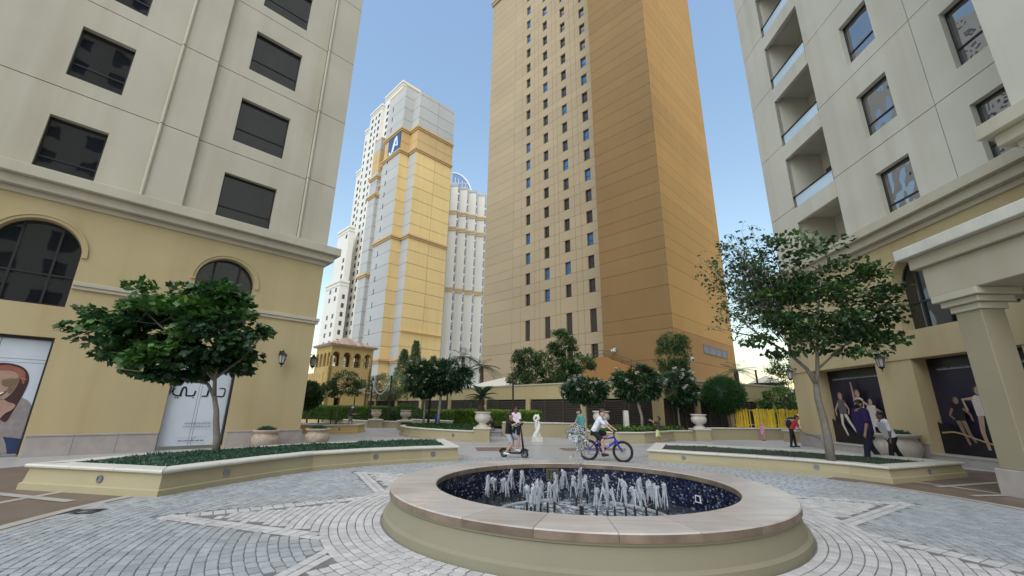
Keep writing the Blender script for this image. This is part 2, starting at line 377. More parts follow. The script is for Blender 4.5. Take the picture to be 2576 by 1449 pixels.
# ---- right building : local x runs towards the camera
RB = thing('apartment_building', 'cream building with stacked recessed balconies and dark dance posters, at the right edge', 'building', (14.1,19,0), R_(-90.9))
X0, X1, T = -2.35, 16., .45
DR = ((-.9,2.7), (4.24,7.6)); AR = (5.22, .98)
w_ = MB(); w_.plate(X0, X1, 0, 6.03, 0, T, [(a,e,-1,3.39) for a,e in DR]+[(AR[0]-AR[1],AR[0]+AR[1],4.36,6.5)])
w_.arch(X0, 9, 6.03, 7.62, 0, T, *AR); w_.plate(9, X1, 6.03, 7.62, 0, T)
w_.add([(X0,0,0),(X0,0,7.62),(X0,25,7.62),(X0,25,0)], [(0,1,2,3)])
for a, e in DR:                                      # deep shop-front reveals
    w_.add([(a,T,0),(a,T,3.39),(a,.75,3.39),(a,.75,0)], [(0,1,2,3)]); w_.add([(e,T,0),(e,.75,0),(e,.75,3.39),(e,T,3.39)], [(0,1,2,3)]); w_.add([(a,T,3.39),(e,T,3.39),(e,.75,3.39),(a,.75,3.39)], [(0,1,2,3)])
w_.build('wall', 'stucco_ochre', RB)
arched_window(RB, AR[0], 6.03, 4.36, AR[1], T-.02, 'glass_dark'); archivolt(RB, AR[0], 6.03, AR[1]+.015, AR[1]+.10, 0)
b = MB(); b.box(X0-.03, X1, -.035, .1, 3.40, 3.56); b.build('lintel_band', 'stucco_ochre', RB)
b = MB(); b.box(X0-.06, 4.1, -.07, .2, 4.95, 5.06); b.box(X0-.1, 4.1, -.11, .2, 5.062, 5.19); bev(b.build('string_course', 'stucco_trim', RB), .015)
for a, e in ((X0-.08,-.9),(2.7,4.24),(7.6,12)): slabs(RB, 'plinth_slab', a, e, -.08, 0, 0, .6, 1.15, 'plinth_stone')
for a, e in DR:
    slabs(RB, 'sill_slab', a+.002, e-.002, -.1, .75, 0, .30, 1.2, 'cream_strip')
cornice(RB, TIERS, X0+.3, X1, False, 'stucco_trim', left=True)
zed = [8.46]+[11.42+3.6*k for k in range(13)]
core = MB(); core.box(-1.88, .0, .21, 20, 7.6, zed[-1]); core.box(2.76, X1, .42, 20, 7.6, zed[-1]); core.box(-1.88, X1, 1.9, 20, 7.6, zed[-1]); core.build('wall_core', 'groove_dark', RB)
wA = win_meshes(1.41, 1.98, .60, 'glass_mirror'); wC = win_meshes(1.95, 2.2, .72, 'glass_mirror')
hr = MB(); hr.tube([(.12,-.02,.56),(2.74,-.02,.56)], .035, 8); hr.box(.12,.2,-.05,.02,.50,.62)
hrm = hr.mesh('handrail', 'black_iron'); rg = MB(); rg.box(.25,2.72,-.006,.006,.02,.53); 
M('rail_glass', (.55,.68,.78), .05, trans=.0, spec=.8)
rgm = rg.mesh('balcony_glass', 'rail_glass')
for k in range(len(zed)-1):
    z0, z1 = zed[k]+JT/2, zed[k+1]-JT/2; zw = 8.47+3.56*k
    for nm, a, e, y, hole in (('P', -1.9, .06, -.02, None), ('A', 2.75, 7.355, 0, (4.69,6.10,zw,zw+1.98)), ('C', 7.385, 10.6, 0, (8.26,10.21,zw,zw+2.2))):
        b = MB(); b.plate(a, e, z0 if k else 8.46, z1, y, .30 if hole else .2, [hole] if hole else [])
        if nm == 'P': b.add([(e,y,z0),(e,1.9,z0),(e,1.9,z1),(e,y,z1)], [(0,1,2,3)]); b.add([(a,y,z0),(a,y,z1),(a,20,z1),(a,20,z0)], [(0,1,2,3)])
        if nm == 'A': b.add([(a,y,z0),(a,y,z1),(a,1.9,z1),(a,1.9,z0)], [(0,1,2,3)])
        bev(b.build('wall_panel', 'stucco_cream_right', RB), .012, 1)
    put_window(wA, RB, 4.69, .19, zw); put_window(wC, RB, 8.26, .19, zw)
    zb = 10.55+3.56*k                                 # balcony: slab with upstand, rail, glass, back wall with door widened to darken the recess
    bo = MB(); bo.box(.07, 2.74, -.03, .16, zb, zb+.78); bo.box(.07, 2.74, .16, 1.9, zb+.3, zb+.5)
    bo = bo.build('balcony', 'stucco_cream_right', RB)
    obj('handrail', hrm, bo, (0,0,zb+.78)); obj('balcony_glass', rgm, bo, (0,0,zb+.78))
    d = MB(); d.box(.25, 2.6, 1.78, 1.815, zb+.5, zb+2.9); d.build('wide_dark_door', 'louvre_brown', RB)
b = MB(); b.box(.07,2.74,1.82,1.9,8.4,zed[-1]); b.build('balcony_back_wall', 'stucco_cream_right', RB)
# near wing
b = MB(); b.box(10.6, 24, -1.95, 0.02, 0, zed[-1]); b.build('wing_wall', 'stucco_cream_right', RB)
b = MB()
for z0, z1, pr in TIERS: b.box(10.6-pr, 24, -1.95-pr, 1, z0-.05, z1-.05)
bev(b.build('wing_cornice', 'stucco_trim', RB), .02)

# ---- portico column and beam
PO = thing('portico', 'tan stucco portico with square column and stepped beam carrying a security camera', 'portico', (9.8,9.0,0), R_(-90.9))
b = MB(); b.box(0, .52, 0, .5, .5, 3.70); bev(b.build('column', 'column_shade_paint', PO), .015)
b = MB(); b.box(-.06,.58,-.06,.56,0,.5); bev(b.build('column_plinth', 'plinth_stone', PO), .012)
b = MB()
for i, (z0, z1) in enumerate(((3.66,3.80),(3.802,3.93),(3.932,4.08))): e = .05+.09*i; b.box(-e,.52+e,-e,.5+e,z0,z1)
bev(b.build('capital', 'stucco_trim', PO), .015)
b = MB(); b.box(-.30, 9, -.18, 2.6, 4.082, 4.80); bev(b.build('beam', 'beam_paint', PO), .02)
b = MB(); b.box(-.46, 9, -.30, 2.6, 4.802, 5.08); bev(b.build('beam_moulding', 'beam_paint', PO), .02)
M('chipped_paint', (.60,.58,.50), .7, .12, 1.5, .5, (.72,.74,.74))
b = MB(); b.box(-.62, 9, -.46, 2.6, 5.082, 5.34); bev(b.build('beam_coping', 'chipped_paint', PO), .02)

# ---- shop fronts and posters (flat prints)
M('print_white', (.62,.67,.74), .3, .06, 1.)
M('print_navy', (.022,.018,.04), .3, .1, 1.)
M('print_black', (.012,.01,.014), .3)
M('print_skin', (.42,.26,.20), .45, .12, 6.); M('print_skin_dark', (.22,.14,.10), .45, .12, 6.)
M('print_hair', (.06,.03,.03), .4, .2, 5.); M('print_red_hair', (.30,.11,.07), .4, .2, 5.)
M('print_cloth', (.30,.26,.26), .4, .15, 6.); M('print_pale', (.58,.50,.46), .4, .1, 6.); M('print_blue', (.03,.05,.12), .4, .1, 4.)
M('print_grey', (.10,.10,.10), .4, .15, 5.); M('print_gold', (.35,.26,.13), .4); M('print_lens', (.18,.13,.08), .3); M('print_teeth', (.75,.72,.70), .3)
M('print_text', (.35,.35,.38), .4); M('ink', (.008,.010,.022), .4); M('ink_grey', (.20,.23,.30), .4); M('door_line', (.16,.18,.21), .5)
class Flat:                                            # flat shapes on a print, each a hair above the last
    def __init__(s, parent, y, name): s.p = parent; s.y = y; s.n = 0; s.name = name; s.mb = MB(); s.ms = []
    def m(s, m):
        if m not in s.ms: s.ms.append(m)
        s.mb.k = s.ms.index(m); s.n += 1; return s.y-.0012*s.n
    def poly(s, m, P): y = s.m(m); s.mb.add([(a,y,b) for a,b in P], [tuple(range(len(P)))])
    def ell(s, m, cx, cz, rx, rz, a0=0, a1=360, rot=0, n=20):
        t = R_(rot); Q = [(rx*c_(R_(a0+(a1-a0)*i/n)), rz*s_(R_(a0+(a1-a0)*i/n))) for i in range(n+1)]
        s.poly(m, [(cx+x*c_(t)-z*s_(t), cz+x*s_(t)+z*c_(t)) for x, z in Q[::1]])
    def line(s, m, P, wd, wd2=None):
        y = s.m(m); k = len(P); V = []
        for i, p in enumerate(P):
            a, b2 = P[max(i-1,0)], P[min(i+1,k-1)]; dx, dz = b2[0]-a[0], b2[1]-a[1]; l = math.hypot(dx, dz) or 1; q = (wd+((wd2 if wd2 is not None else wd)-wd)*i/max(1,k-1))/2
            V += [(p[0]-dz/l*q, y, p[1]+dx/l*q), (p[0]+dz/l*q, y, p[1]-dx/l*q)]
        s.mb.add(V, [(2*i, 2*i+1, 2*i+3, 2*i+2) for i in range(k-1)])
    def done(s): return s.mb.build(s.name, s.ms, s.p)
def curve(P, n=6):
    o = []; P = [P[0]]+list(P)+[P[-1]]
    for i in range(1, len(P)-2):
        a, b2, c, d = P[i-1:i+3]
        for j in range(n):
            t = j/n; o.append(tuple(.5*((2*b2[q])+(-a[q]+c[q])*t+(2*a[q]-5*b2[q]+4*c[q]-d[q])*t*t+(-a[q]+3*b2[q]-3*c[q]+d[q])*t**3) for q in (0,1)))
    return o+[P[-1]]
def squiggle(F, m, x0, x1, z, h, seed):
    r = random.Random(seed); x = x0
    while x < x1-.02:
        l = min(r.uniform(.05,.16), x1-x); P = [(x+l*i/6, z+(r.uniform(.2,1)*h if i % 2 else 0)) for i in range(7)]
        F.line(m, P, h*.28); F.line(m, [(x,z),(x+l,z)], h*.3); x += l+.025
        if r.random() < .6: F.line(m, [(x-l*.5,z+h*1.1),(x-l*.5+.015,z+h*1.1)], h*.25)

# left building: shop bay with the smiling woman print
d = MB(); d.box(-2.0,.03,.20,.30,.06,3.39); PD = d.build('poster_panel', 'print_white', LB)
F = Flat(PD, .198, 'printed_picture')
for zl in (2.62, 2.72): F.line('door_line', [(-2,zl),(.02,zl)], .012)
F.line('door_line', [(-1.02,3.38),(-1.02,2.72)], .012); F.line('door_line', [(-1.12,3.38),(-1.12,2.72)], .012)
F.poly('print_cloth', curve([(-1.98,.08),(-1.98,1.2),(-1.5,1.5),(-1.1,1.55),(-.6,1.4),(-.3,1.62),(-.05,1.45),(.02,1.1),(.02,.08)]))
F.poly('print_hair', curve([(-1.05,1.15),(-1.36,1.7),(-1.34,2.2),(-1.05,2.52),(-.72,2.58),(-.40,2.46),(-.24,2.15),(-.26,1.7),(-.34,1.25),(-.42,.95),(-.62,1.1)]))
F.poly('print_red_hair', curve([(-1.28,1.9),(-1.2,2.3),(-.9,2.5),(-.6,2.5),(-.36,2.34),(-.32,2.0),(-.5,2.28),(-.9,2.34)]))
F.poly('print_skin', curve([(-1.08,2.2),(-1.14,1.9),(-1.02,1.62),(-.80,1.46),(-.58,1.58),(-.45,1.86),(-.44,2.2),(-.62,2.36),(-.92,2.36)]))
F.poly('print_skin_dark', curve([(-.52,1.7),(-.45,1.9),(-.44,2.2),(-.54,2.1),(-.6,1.8)])); F.poly('print_skin_dark', curve([(-1.02,1.62),(-.8,1.46),(-.6,1.58),(-.8,1.53)]))
F.poly('print_lens', curve([(-1.12,2.08),(-1.1,1.94),(-.98,1.88),(-.86,1.95),(-.85,2.1),(-.98,2.14)])); F.poly('print_lens', curve([(-.74,2.11),(-.72,1.97),(-.6,1.92),(-.48,2.0),(-.47,2.14),(-.6,2.18)]))
F.line('print_gold', [(-1.14,2.12),(-.86,2.11),(-.74,2.12),(-.42,2.18),(-.28,2.14)], .018); F.ell('print_skin_dark', -.80, 1.86, .035, .02)
F.poly('ink', curve([(-.98,1.76),(-.8,1.72),(-.6,1.8),(-.68,1.66),(-.8,1.62),(-.92,1.66)])); F.poly('print_teeth', curve([(-.95,1.75),(-.8,1.72),(-.63,1.78),(-.7,1.69),(-.8,1.67),(-.9,1.69)]))
F.poly('print_skin', curve([(-1.3,1.42),(-1.22,1.58),(-1.12,1.62),(-1.0,1.56),(-.86,1.46),(-.84,1.2),(-.9,.2),(-1.4,.2),(-1.38,1.0)])); F.poly('print_skin', curve([(-.74,1.42),(-.62,1.56),(-.5,1.5),(-.34,1.42),(-.38,1.28),(-.5,1.15),(-.6,.8),(-.66,.2),(-.86,.2),(-.8,1.1)]))
for q in range(4): F.line('print_skin_dark', curve([(-1.24+.1*q,1.55-.02*q),(-1.22+.1*q,1.4),(-1.2+.09*q,1.25)]), .012)
F.poly('print_skin_dark', curve([(-1.0,1.2),(-.96,.3),(-.84,.3),(-.86,1.2)])); F.poly('print_blue', curve([(-1.7,1.0),(-1.4,1.12),(-1.25,1.0),(-1.5,.86)])); F.poly('print_blue', [(-.62,.1),(-.36,.55),(.02,.48),(.02,.1)]); F.poly('print_cloth', curve([(-.7,.1),(-.62,.5),(-.45,.62),(-.3,.4),(-.2,.1)])); F.done()
jm = MB(); jm.box(-.015,.028,.03,.20,.06,3.389); jm.build('door_jamb', 'frame_dark', LB); jm = MB(); jm.box(-2.0,-.016,.12,.20,3.30,3.389); jm.build('header_shadow', 'frame_dark', LB)  # header: dark strip put in for the shadow under the reveal
# left building: white door with the wordmark
d = MB(); d.box(3.05,4.93,.22,.30,.12,3.39); PD = d.build('poster_door', 'print_white', LB)
for bx_ in ((4.86,4.928,.05,.22,.12,3.39), (3.052,3.08,.18,.22,.12,3.39)): jm = MB(); jm.box(*bx_); jm.build('door_jamb', 'frame_dark', LB)
F = Flat(PD, .218, 'printed_lettering')
for xx in (3.93, 4.01): F.line('door_line', [(xx,.13),(xx,2.6)], .012)
for zz in (2.60, 2.68): F.line('door_line', [(3.06,zz),(4.86,zz)], .012)
zb = 1.80                                             # arabic wordmark, right to left
F.line('ink', curve([(4.53,zb+.28),(4.66,zb+.30),(4.73,zb+.24),(4.72,zb+.04),(4.68,zb)]), .03, .05); F.line('ink', [(4.70,zb),(4.36,zb)], .045)
F.line('ink', curve([(4.36,zb),(4.33,zb+.22),(4.27,zb+.27),(4.22,zb+.22),(4.21,zb+.02)]), .045, .06); F.line('ink', [(4.22,zb),(4.04,zb)], .045)
F.line('ink', curve([(3.83,zb+.18),(3.81,zb+.03),(3.74,zb)]), .05); F.line('ink', [(3.76,zb),(3.58,zb)], .045)
F.line('ink', curve([(3.58,zb),(3.55,zb+.24),(3.49,zb+.29),(3.44,zb+.22),(3.42,zb+.02)]), .045, .06)
F.line('ink', curve([(3.46,zb),(3.30,zb),(3.20,zb+.07),(3.20,zb+.18),(3.25,zb+.26)]), .05, .02)
F.line('ink', curve([(3.19,zb+.42),(3.18,zb+.2),(3.13,zb+.08),(3.08,zb+.03)]), .045, .015); F.line('ink', curve([(3.12,zb+.30),(3.11,zb+.15),(3.07,zb+.06)]), .04, .02)
F.line('ink', curve([(3.12,zb+.50),(3.17,zb+.54),(3.21,zb+.50)]), .03)
for dx in (4.50,3.80,3.36,3.29): F.ell('ink', dx, zb-.07, .022, .022, n=10)
squiggle(F, 'ink_grey', 3.72, 4.46, .86, .05, 3); squiggle(F, 'ink_grey', 3.68, 4.46, .74, .05, 4)
F.line('ink_grey', [(3.55,.40),(4.45,.40)], .006); F.line('ink_grey', [(3.55,.22),(4.45,.22)], .006); squiggle(F, 'ink', 3.62, 4.36, .28, .05, 5); F.line('ink', [(3.98,.36),(4.02,.33),(4.1,.44)], .014); F.done()
# right building: two dark dance prints
def dancers(parent, x0, x1, y, who):
    d = MB(); d.box(x0,x1,y,y+.03,.30,3.39); PD = d.build('poster_panel', 'print_navy', parent); F = Flat(PD, y-.002, 'printed_picture')
    F.poly('print_black', [(x0,3.1),(x1,3.1),(x1,3.38),(x0,3.38)])
    squiggle(F, 'print_text', x0+.35, x1-.05, 2.98, .06, 9+who); squiggle(F, 'print_text', x0+.37, x1-.3, 2.99, .05, 19+who)
    F.poly('print_black', [(x0,.32),(x1,.32),(x1,.95),(x0+1.5,.7),(x0,1.3)])
    def fig(x, h, top, leg, hair, arm, legp, skin='print_skin', z=0.62):
        k = h/1.7; q = lambda a, b2: (x+a*k, z+b2*k)
        for P in legp: F.line(leg, [q(*p) for p in P], .17*k, .08*k)
        F.poly(top, [q(-.2,.86),q(.2,.86),q(.24,1.38),q(.1,1.46),q(-.1,1.46),q(-.24,1.38)])
        for P in arm: F.line(skin, [q(*p) for p in P], .10*k, .07*k)
        F.ell(hair, *q(0,1.60), .13*k, .16*k); F.ell(skin, *q(.02,1.58), .095*k, .125*k)
    if who == 0:
        fig(x0+.75, 1.75, 'print_grey', 'print_pale', 'print_red_hair', [((-.2,1.3),(-.42,1.0),(-.38,.8)),((.2,1.3),(.36,1.05),(.3,.85))], [((-.1,.86),(-.14,.45),(.05,0)),((.1,.86),(.3,.5),(.55,.15))])
        fig(x0+1.75, 1.85, 'print_pale', 'print_pale', 'print_skin_dark', [((-.18,1.36),(-.2,1.75),(-.22,2.05)),((.18,1.3),(.45,1.15),(.75,1.12))], [((-.1,.8),(-.1,.4),(-.1,0)),((.1,.8),(.12,.4),(.15,0))], z=.6)
        fig(x0+2.35, 1.6, 'print_pale', 'print_pale', 'print_hair', [((.2,1.3),(.5,1.15),(.55,.9)),((-.2,1.3),(-.45,1.2),(-.6,1.1))], [((-.1,.86),(-.1,.45),(-.05,0)),((.1,.86),(.25,.4),(.3,.05))], z=.5)
        F.poly('print_pale', curve([(x0+2.0,1.15),(x0+1.9,1.4),(x0+2.5,1.45),(x0+2.75,1.15),(x0+2.4,1.02)])); F.line('print_red_hair', [(x0+1.9,.5),(x0+2.4,.42)], .1); F.line('print_pale', [(x0+2.1,.40),(x0+2.7,.42)], .08)
    else:
        fig(x0+.8, 1.45, 'print_black', 'print_skin_dark', 'print_hair', [((.2,1.3),(.4,1.1),(.45,.85)),((-.2,1.3),(-.35,1.05),(-.2,.9))], [((-.1,.86),(0,.45),(.12,0)),((.1,.86),(.2,.4),(.35,.1))], 'print_skin_dark')
        fig(x0+1.55, 1.75, 'print_pale', 'print_skin', 'print_hair', [((-.2,1.36),(-.5,1.34),(-.42,1.0)),((.2,1.3),(.45,1.1),(.6,.9))], [((-.1,.86),(-.16,.4),(-.1,-.1)),((.1,.86),(.4,.62),(.42,.15))])
        fig(x0+2.2, 1.6, 'print_cloth', 'print_pale', 'print_red_hair', [((-.2,1.3),(-.4,1.1),(-.3,.8))], [((-.1,.86),(-.1,.45),(.0,0)),((.1,.86),(.2,.45),(.3,.1))])
        F.line('print_gold', curve([(x0+.1,.95),(x0+.6,.98),(x0+1.2,.8),(x0+1.9,.6)]), .05); F.line('print_pale', [(x0+1.6,.55),(x0+2.3,.5)], .09)
    F.done()
dancers(RB, -.9, 2.75, .70, 0); dancers(RB, 4.24, 7.65, .52, 1)
# ================================================================ the gold tower in the middle
TW = thing('tower', 'tall windowless-cornered gold and tan tower with four columns of small windows', 'tower', (17.22,43.95,0), R_(-45))
TOP = 108.
zr = [-.5, 3.2, 6.9, 10.1, 11.7, 14.95]
k = 0
while zr[-1] < TOP-4: zr += [17.3+3.5*k, 19.25+3.5*k]; k += 1
zr.append(TOP)
LXO, LY = -1.87, 4.28                       # left face: local x = LXO - .69 u, plane y = LY
ux = lambda u: LXO-.69*u
cols = [(ux(a), ux(b)) for a, b in ((16.62,15.06),(22.56,21.04),(28.46,26.94),(34.33,32.88))]
vg = [ux(u) for u in (38.65,35.8,31.4,29.95,25.3,24.0,19.55,18.0)]
XL = ux(49.1)
b = MB(); b.box(XL+.05, -8.75, LY+.40, 30, 0, TOP-.1); b.box(-8.6, -.1, .1, 18.6, 0, TOP-.1); b.build('wall_core', 'groove_tower', TW)
wm = win_meshes(1.07, 1.93, .8, 'glass_far', .06)
wm2 = win_meshes(1.07, 1.93, .8, 'glass_blue', .06)
lm = MB(); lm.box(0,1.06,0,.08,0,3.2)
for i in range(14): lm.box(.04+i*.073,.075+i*.073,-.05,0,.02,3.18)
lm = lm.mesh('louvre', 'louvre_brown')
G_ = .035
for i in range(len(zr)-1):
    z0, z1 = zr[i]+G_/2, zr[i+1]-G_/2; wrow = zr[i] > 17 and (i % 2 == 0); tall = zr[i] == 11.7; low = zr[i] == 6.9
    holes = [(v-.02, v+.02, z0-1, z1+1) for v in vg[1:]]
    if (wrow or tall): holes += [(a, c, z0-1, z1+1) for a, c in cols]
    if low: holes += [(a, c, 8.2, z1+1) for a, c in cols[:2]]
    if low: holes += [(a, c, z0, z0) for a, c in cols[:1]]
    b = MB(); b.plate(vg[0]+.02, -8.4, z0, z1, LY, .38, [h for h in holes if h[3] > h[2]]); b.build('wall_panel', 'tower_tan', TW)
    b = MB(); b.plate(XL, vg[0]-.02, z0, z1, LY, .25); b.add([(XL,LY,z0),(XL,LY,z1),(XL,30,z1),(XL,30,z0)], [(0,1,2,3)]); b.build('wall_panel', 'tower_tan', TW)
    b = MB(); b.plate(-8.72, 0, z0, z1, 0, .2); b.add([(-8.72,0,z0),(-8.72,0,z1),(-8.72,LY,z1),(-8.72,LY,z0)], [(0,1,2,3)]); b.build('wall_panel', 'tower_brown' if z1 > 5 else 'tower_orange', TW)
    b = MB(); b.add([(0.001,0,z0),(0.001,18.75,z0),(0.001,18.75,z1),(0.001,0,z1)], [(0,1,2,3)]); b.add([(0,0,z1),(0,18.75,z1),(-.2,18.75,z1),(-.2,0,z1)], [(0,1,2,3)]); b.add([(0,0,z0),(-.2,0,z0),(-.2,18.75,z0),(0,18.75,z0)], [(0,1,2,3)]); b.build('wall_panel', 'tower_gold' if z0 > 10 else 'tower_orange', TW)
    if wrow:
        for a, c in cols: put_window(wm2 if rnd.random() < .25 else wm, TW, a+.015, LY+.28, zr[i]+.01)
    if tall:
        for a, c in cols: obj('louvre', lm, TW, (a+.01, LY+.22, 11.72))
    if low:
        for a, c in cols[:2]: put_window(wm, TW, a+.015, LY+.28, 8.2)
b = MB(); b.box(XL-.25, -8.8, LY-.3, LY+.3, 87.6, 88.2); b.box(XL-.4, -8.8, LY-.45, LY+.3, 88.21, 88.7); b.build('band', 'tower_tan', TW)
b = MB(); b.box(.0, .06, 7.8, 15.7, 8.2, 9.2)
for i in range(5): b.box(.06,.09, 7.8+i*1.95, 7.88+i*1.95, 8.2, 9.2)
b.box(.06,.09,7.8,15.7,8.2,8.27); b.box(.06,.09,7.8,15.7,9.13,9.2); b.build('vent_grille', 'vent_grey', TW)
# ramp wall with handrail at its foot
RW = thing('ramp_wall', 'orange stucco ramp wall with metal handrail at the foot of the gold tower', 'wall', (17.22,43.95,0), R_(-45))
b = MB(); b.add([(-11.2,-1.2,0),(-1.2,-1.2,0),(-1.2,-1.2,4.7),(-8.3,-1.2,7.55),(-11.2,-1.2,7.2)]+[(-11.2,-.2,0),(-1.2,-.2,0),(-1.2,-.2,4.7),(-8.3,-.2,7.55),(-11.2,-.2,7.2)], [(0,1,2,3,4),(9,8,7,6,5),(0,5,6,1),(1,6,7,2),(2,7,8,3),(3,8,9,4),(4,9,5,0)])
b.build('parapet', 'tower_orange', RW)
b = MB()
for h in (.35, .75): b.tube([(-9.6,-.7,7.45+h),(-8.3,-.7,7.6+h),(-1.2,-.7,4.75+h)], .035, 6)
for i in range(7): t = i/6; b.tube([(-8.3+7.1*t,-.7,7.5-2.85*t),(-8.3+7.1*t,-.7,8.35-2.85*t)], .03, 5)
b.build('handrail', 'louvre_brown', RW)
b = MB(); b.box(-12.3,-11.5,-1.6,-.9,0,7.0); b.box(-11.49,-11.1,-1.5,-1.0,0,5.6); b.build('pier', 'hotel_cream', RW)

# ================================================================ hotel tower with the blue sign
HT = thing('hotel_tower', 'cream and yellow stepped hotel tower carrying a blue sign with white letters', 'tower', (-26.85,100,0), R_(-45))
hz = [-.5,5.2,8.7,12.2]+[15.7,19.2]+[19.2+3.53*i for i in range(1,8)]+[44.1]+[44.1+3.58*i for i in range(1,7)]+[69.3,72.9,76.6]+[76.6+3.8*i for i in range(1,4)]+[91.5]
slot = MB(); slot.box(0,.42,-.02,.05,0,1.55); slm = slot.mesh('window', 'glass_far')
def hblock(x0, x1, y0, y1, top, left_m, right_m, hi=None, skip=()):
    zz = [z for z in hz if z < top-.5]+[top]
    b = MB(); b.box(x0+.1, x1-.1, y0+.1, y1, 0, top-.1); b.build('wall_core', 'groove_light', HT)
    for z0, z1 in zip(zz, zz[1:]):
        g2 = .05; mid = (x0+x1)/2
        lm_ = 'hotel_orange' if 69 < (z0+z1)/2 < 76.7 or (hi and z0 > hi-3.) else left_m
        rm = 'hotel_orange' if 69 < (z0+z1)/2 < 76.7 else ('hotel_cream' if z0 > 76 and not (hi and z0 > hi-3.) else (right_m if not (hi and z0 > hi-3.) else 'hotel_orange'))
        b = MB(); b.plate(x0, x1, z0+g2, z1-g2, y0, .15); b.build('wall_panel', lm_, HT)
        for ya, yb in ((y0, y0+(y1-y0)*.52-.04), (y0+(y1-y0)*.52+.04, y1)):
            b = MB(); b.add([(x1+.002,ya,z0+g2),(x1+.002,yb,z0+g2),(x1+.002,yb,z1-g2),(x1+.002,ya,z1-g2)], [(0,1,2,3)]); b.build('wall_panel', rm, HT)
def hband(x0, x1, y0, y1, z, h=.9, m='hotel_orange'):
    b = MB(); b.box(x0-.3, x1+.3, y0-.3, y1, z-h, z-h*.55); b.box(x0-.55, x1+.55, y0-.55, y1, z-h*.5, z); b.build('band', m, HT)
hblock(-3.85, 0, 0, 12.1, 89.2, 'hotel_cream', 'hotel_yellow')
hblock(-13.2, -3.85, -2.75, 10, 92.2, 'hotel_cream', 'hotel_yellow', hi=92.2)
hblock(-16.8, -13.2, -1.4, 9, 70.6, 'hotel_cream', 'hotel_cream')
hblock(-21, -16.8, -2.4, 9, 81, 'hotel_cream', 'hotel_cream', hi=81)
for z in (70.2, 77.2, 44.6, 12.6): hband(-3.85, 0, 0, 12.1, z); hband(-13.2, -3.85, -2.75, 10, z, m='hotel_orange')
hband(-3.3, 0, .6, 12.1, 19.6, .5, 'hotel_yellow')
for z in (70.9, 64.2, 61.4): hband(-16.8, -13.2, -1.4, 9, z)
for z in (67.6, 61.6, 37): hband(-21, -16.8, -2.4, 9, z)
for i in range(22):
    z = 15.5+3.53*i
    if not 69 < z < 76.5 and z < 88: obj('window', slm, HT, (-10.7, -2.76, z))
b = MB(); b.box(-10.6, -3.95, -2.95, -2.78, 70.25, 76.2)
M('sign_blue', (.035,.085,.20), .35, .1, .3); M('sign_white', (.75,.77,.80), .5)
sg = b.build('sign_panel', 'sign_blue', HT)
F = Flat(sg, -2.97, 'sign_lettering')
def q_(x, z): return (-10.0+x*5.4, 70.7+z*4.9)
F.line('sign_white', [q_(*p) for p in ((.86,.28),(.70,.98))], .62); F.line('sign_white', [q_(*p) for p in ((.68,1.0),(.42,.06))], .55)
F.line('sign_white', [q_(*p) for p in ((.58,.42),(.88,.40))], .5); F.line('sign_white', [q_(*p) for p in curve([(.57,.92),(.40,.38),(.33,.12),(.2,.0),(.08,.08),(.06,.22)])], .58); F.done()

# ================================================================ fin tower, glass dome, white towers far behind
FT = thing('apartment_tower', 'pale tower of stepped fins between the hotel and the gold tower', 'tower', (-24,138,0))
slot = MB(); slot.box(0,.16,0,.6,0,1.5); fs = slot.mesh('window', 'glass_far'); wb = MB(); wb.box(0,.45,0,.5,0,.7); wbm = wb.mesh('sunlit_sliver', 'sign_white')  # white boxes stand in for the sunlit slivers beside each fin
for i in range(7):
    x = -2.6+3.25*i; y = 1.7*i; top = 82.6-.35*i; b = MB(); b.box(x, x+2.75, y, y+14, 0, top-1.1); b.build('fin', 'white_tower', FT)
    b = MB(); b.box(x-.1,x+2.8,y-.15,y+14,top-1.09,top); b.build('fin_cap', 'hotel_cream', FT)
    b = MB(); b.box(x+2.75,x+3.3,y+.9,y+14,0,top-1.5); b.build('fin_return', 'hotel_cream', FT)
    for z in (41.2,42.1,64,65,70.6,71.5):
        b = MB(); b.box(x-.05, x+2.95, y-.25, y+.3, z-.75, z-.2); b.build('band', 'hotel_orange', FT)
    for j in range(23):
        z = 2+3.45*j
        if z < top-4: obj('window', fs, FT, (x+2.76, y+.35, z+.9)); obj('sunlit_sliver', wbm, FT, (x+2.755, y+.2, z))
GD = thing('glass_dome_tower', 'blue glass barrel roof rising behind the pale fin tower', 'tower', (-26,158,0))
b = MB(); n = 14; A = [(9*s_(PI/2*i/n), 86+14*c_(PI/2*i/n)-2) for i in range(n+1)]
for (x0,z0),(x1,z1) in zip(A, A[1:]):
    b.add([(x0,0,z0),(x0,8,z0),(x1,8,z1),(x1,0,z1)], [(0,1,2,3)]); b.add([(0,0,84),(x1,0,z1),(x0,0,z0)], [(0,1,2)])
b.box(-6,9,0,8,60,84); b.build('glass_roof', 'glass_blue', GD)
b = MB(); b.tube([(x,-.05,z) for x, z in A], .3, 6)
for i in range(5): b.box(1.2+1.5*i,1.35+1.5*i,-.1,-.02,84,84+13.*math.sqrt(max(0,1-((1.3+1.5*i)/9)**2))-1)
for zz in (87,90,93): b.box(0,9*math.sqrt(1-((zz-84)/14)**2),-.1,-.02,zz,zz+.18)
b.build('roof_frame', 'sign_white', GD)
PYR = thing('glass_pyramid_roof', 'small teal glass pyramid roof beside the gold tower edge', 'roof', (-10.6,158,0))
M('glass_teal', (.08,.32,.32), .15); b = MB(); b.prism([(-2.6,-2.6),(2.6,-2.6),(2.6,2.6),(-2.6,2.6)], 84, 88.8, [(-.05,-.05),(.05,-.05),(.05,.05),(-.05,.05)]); b.box(-3,3,-3,3,70,84); b.build('roof', 'glass_teal', PYR)
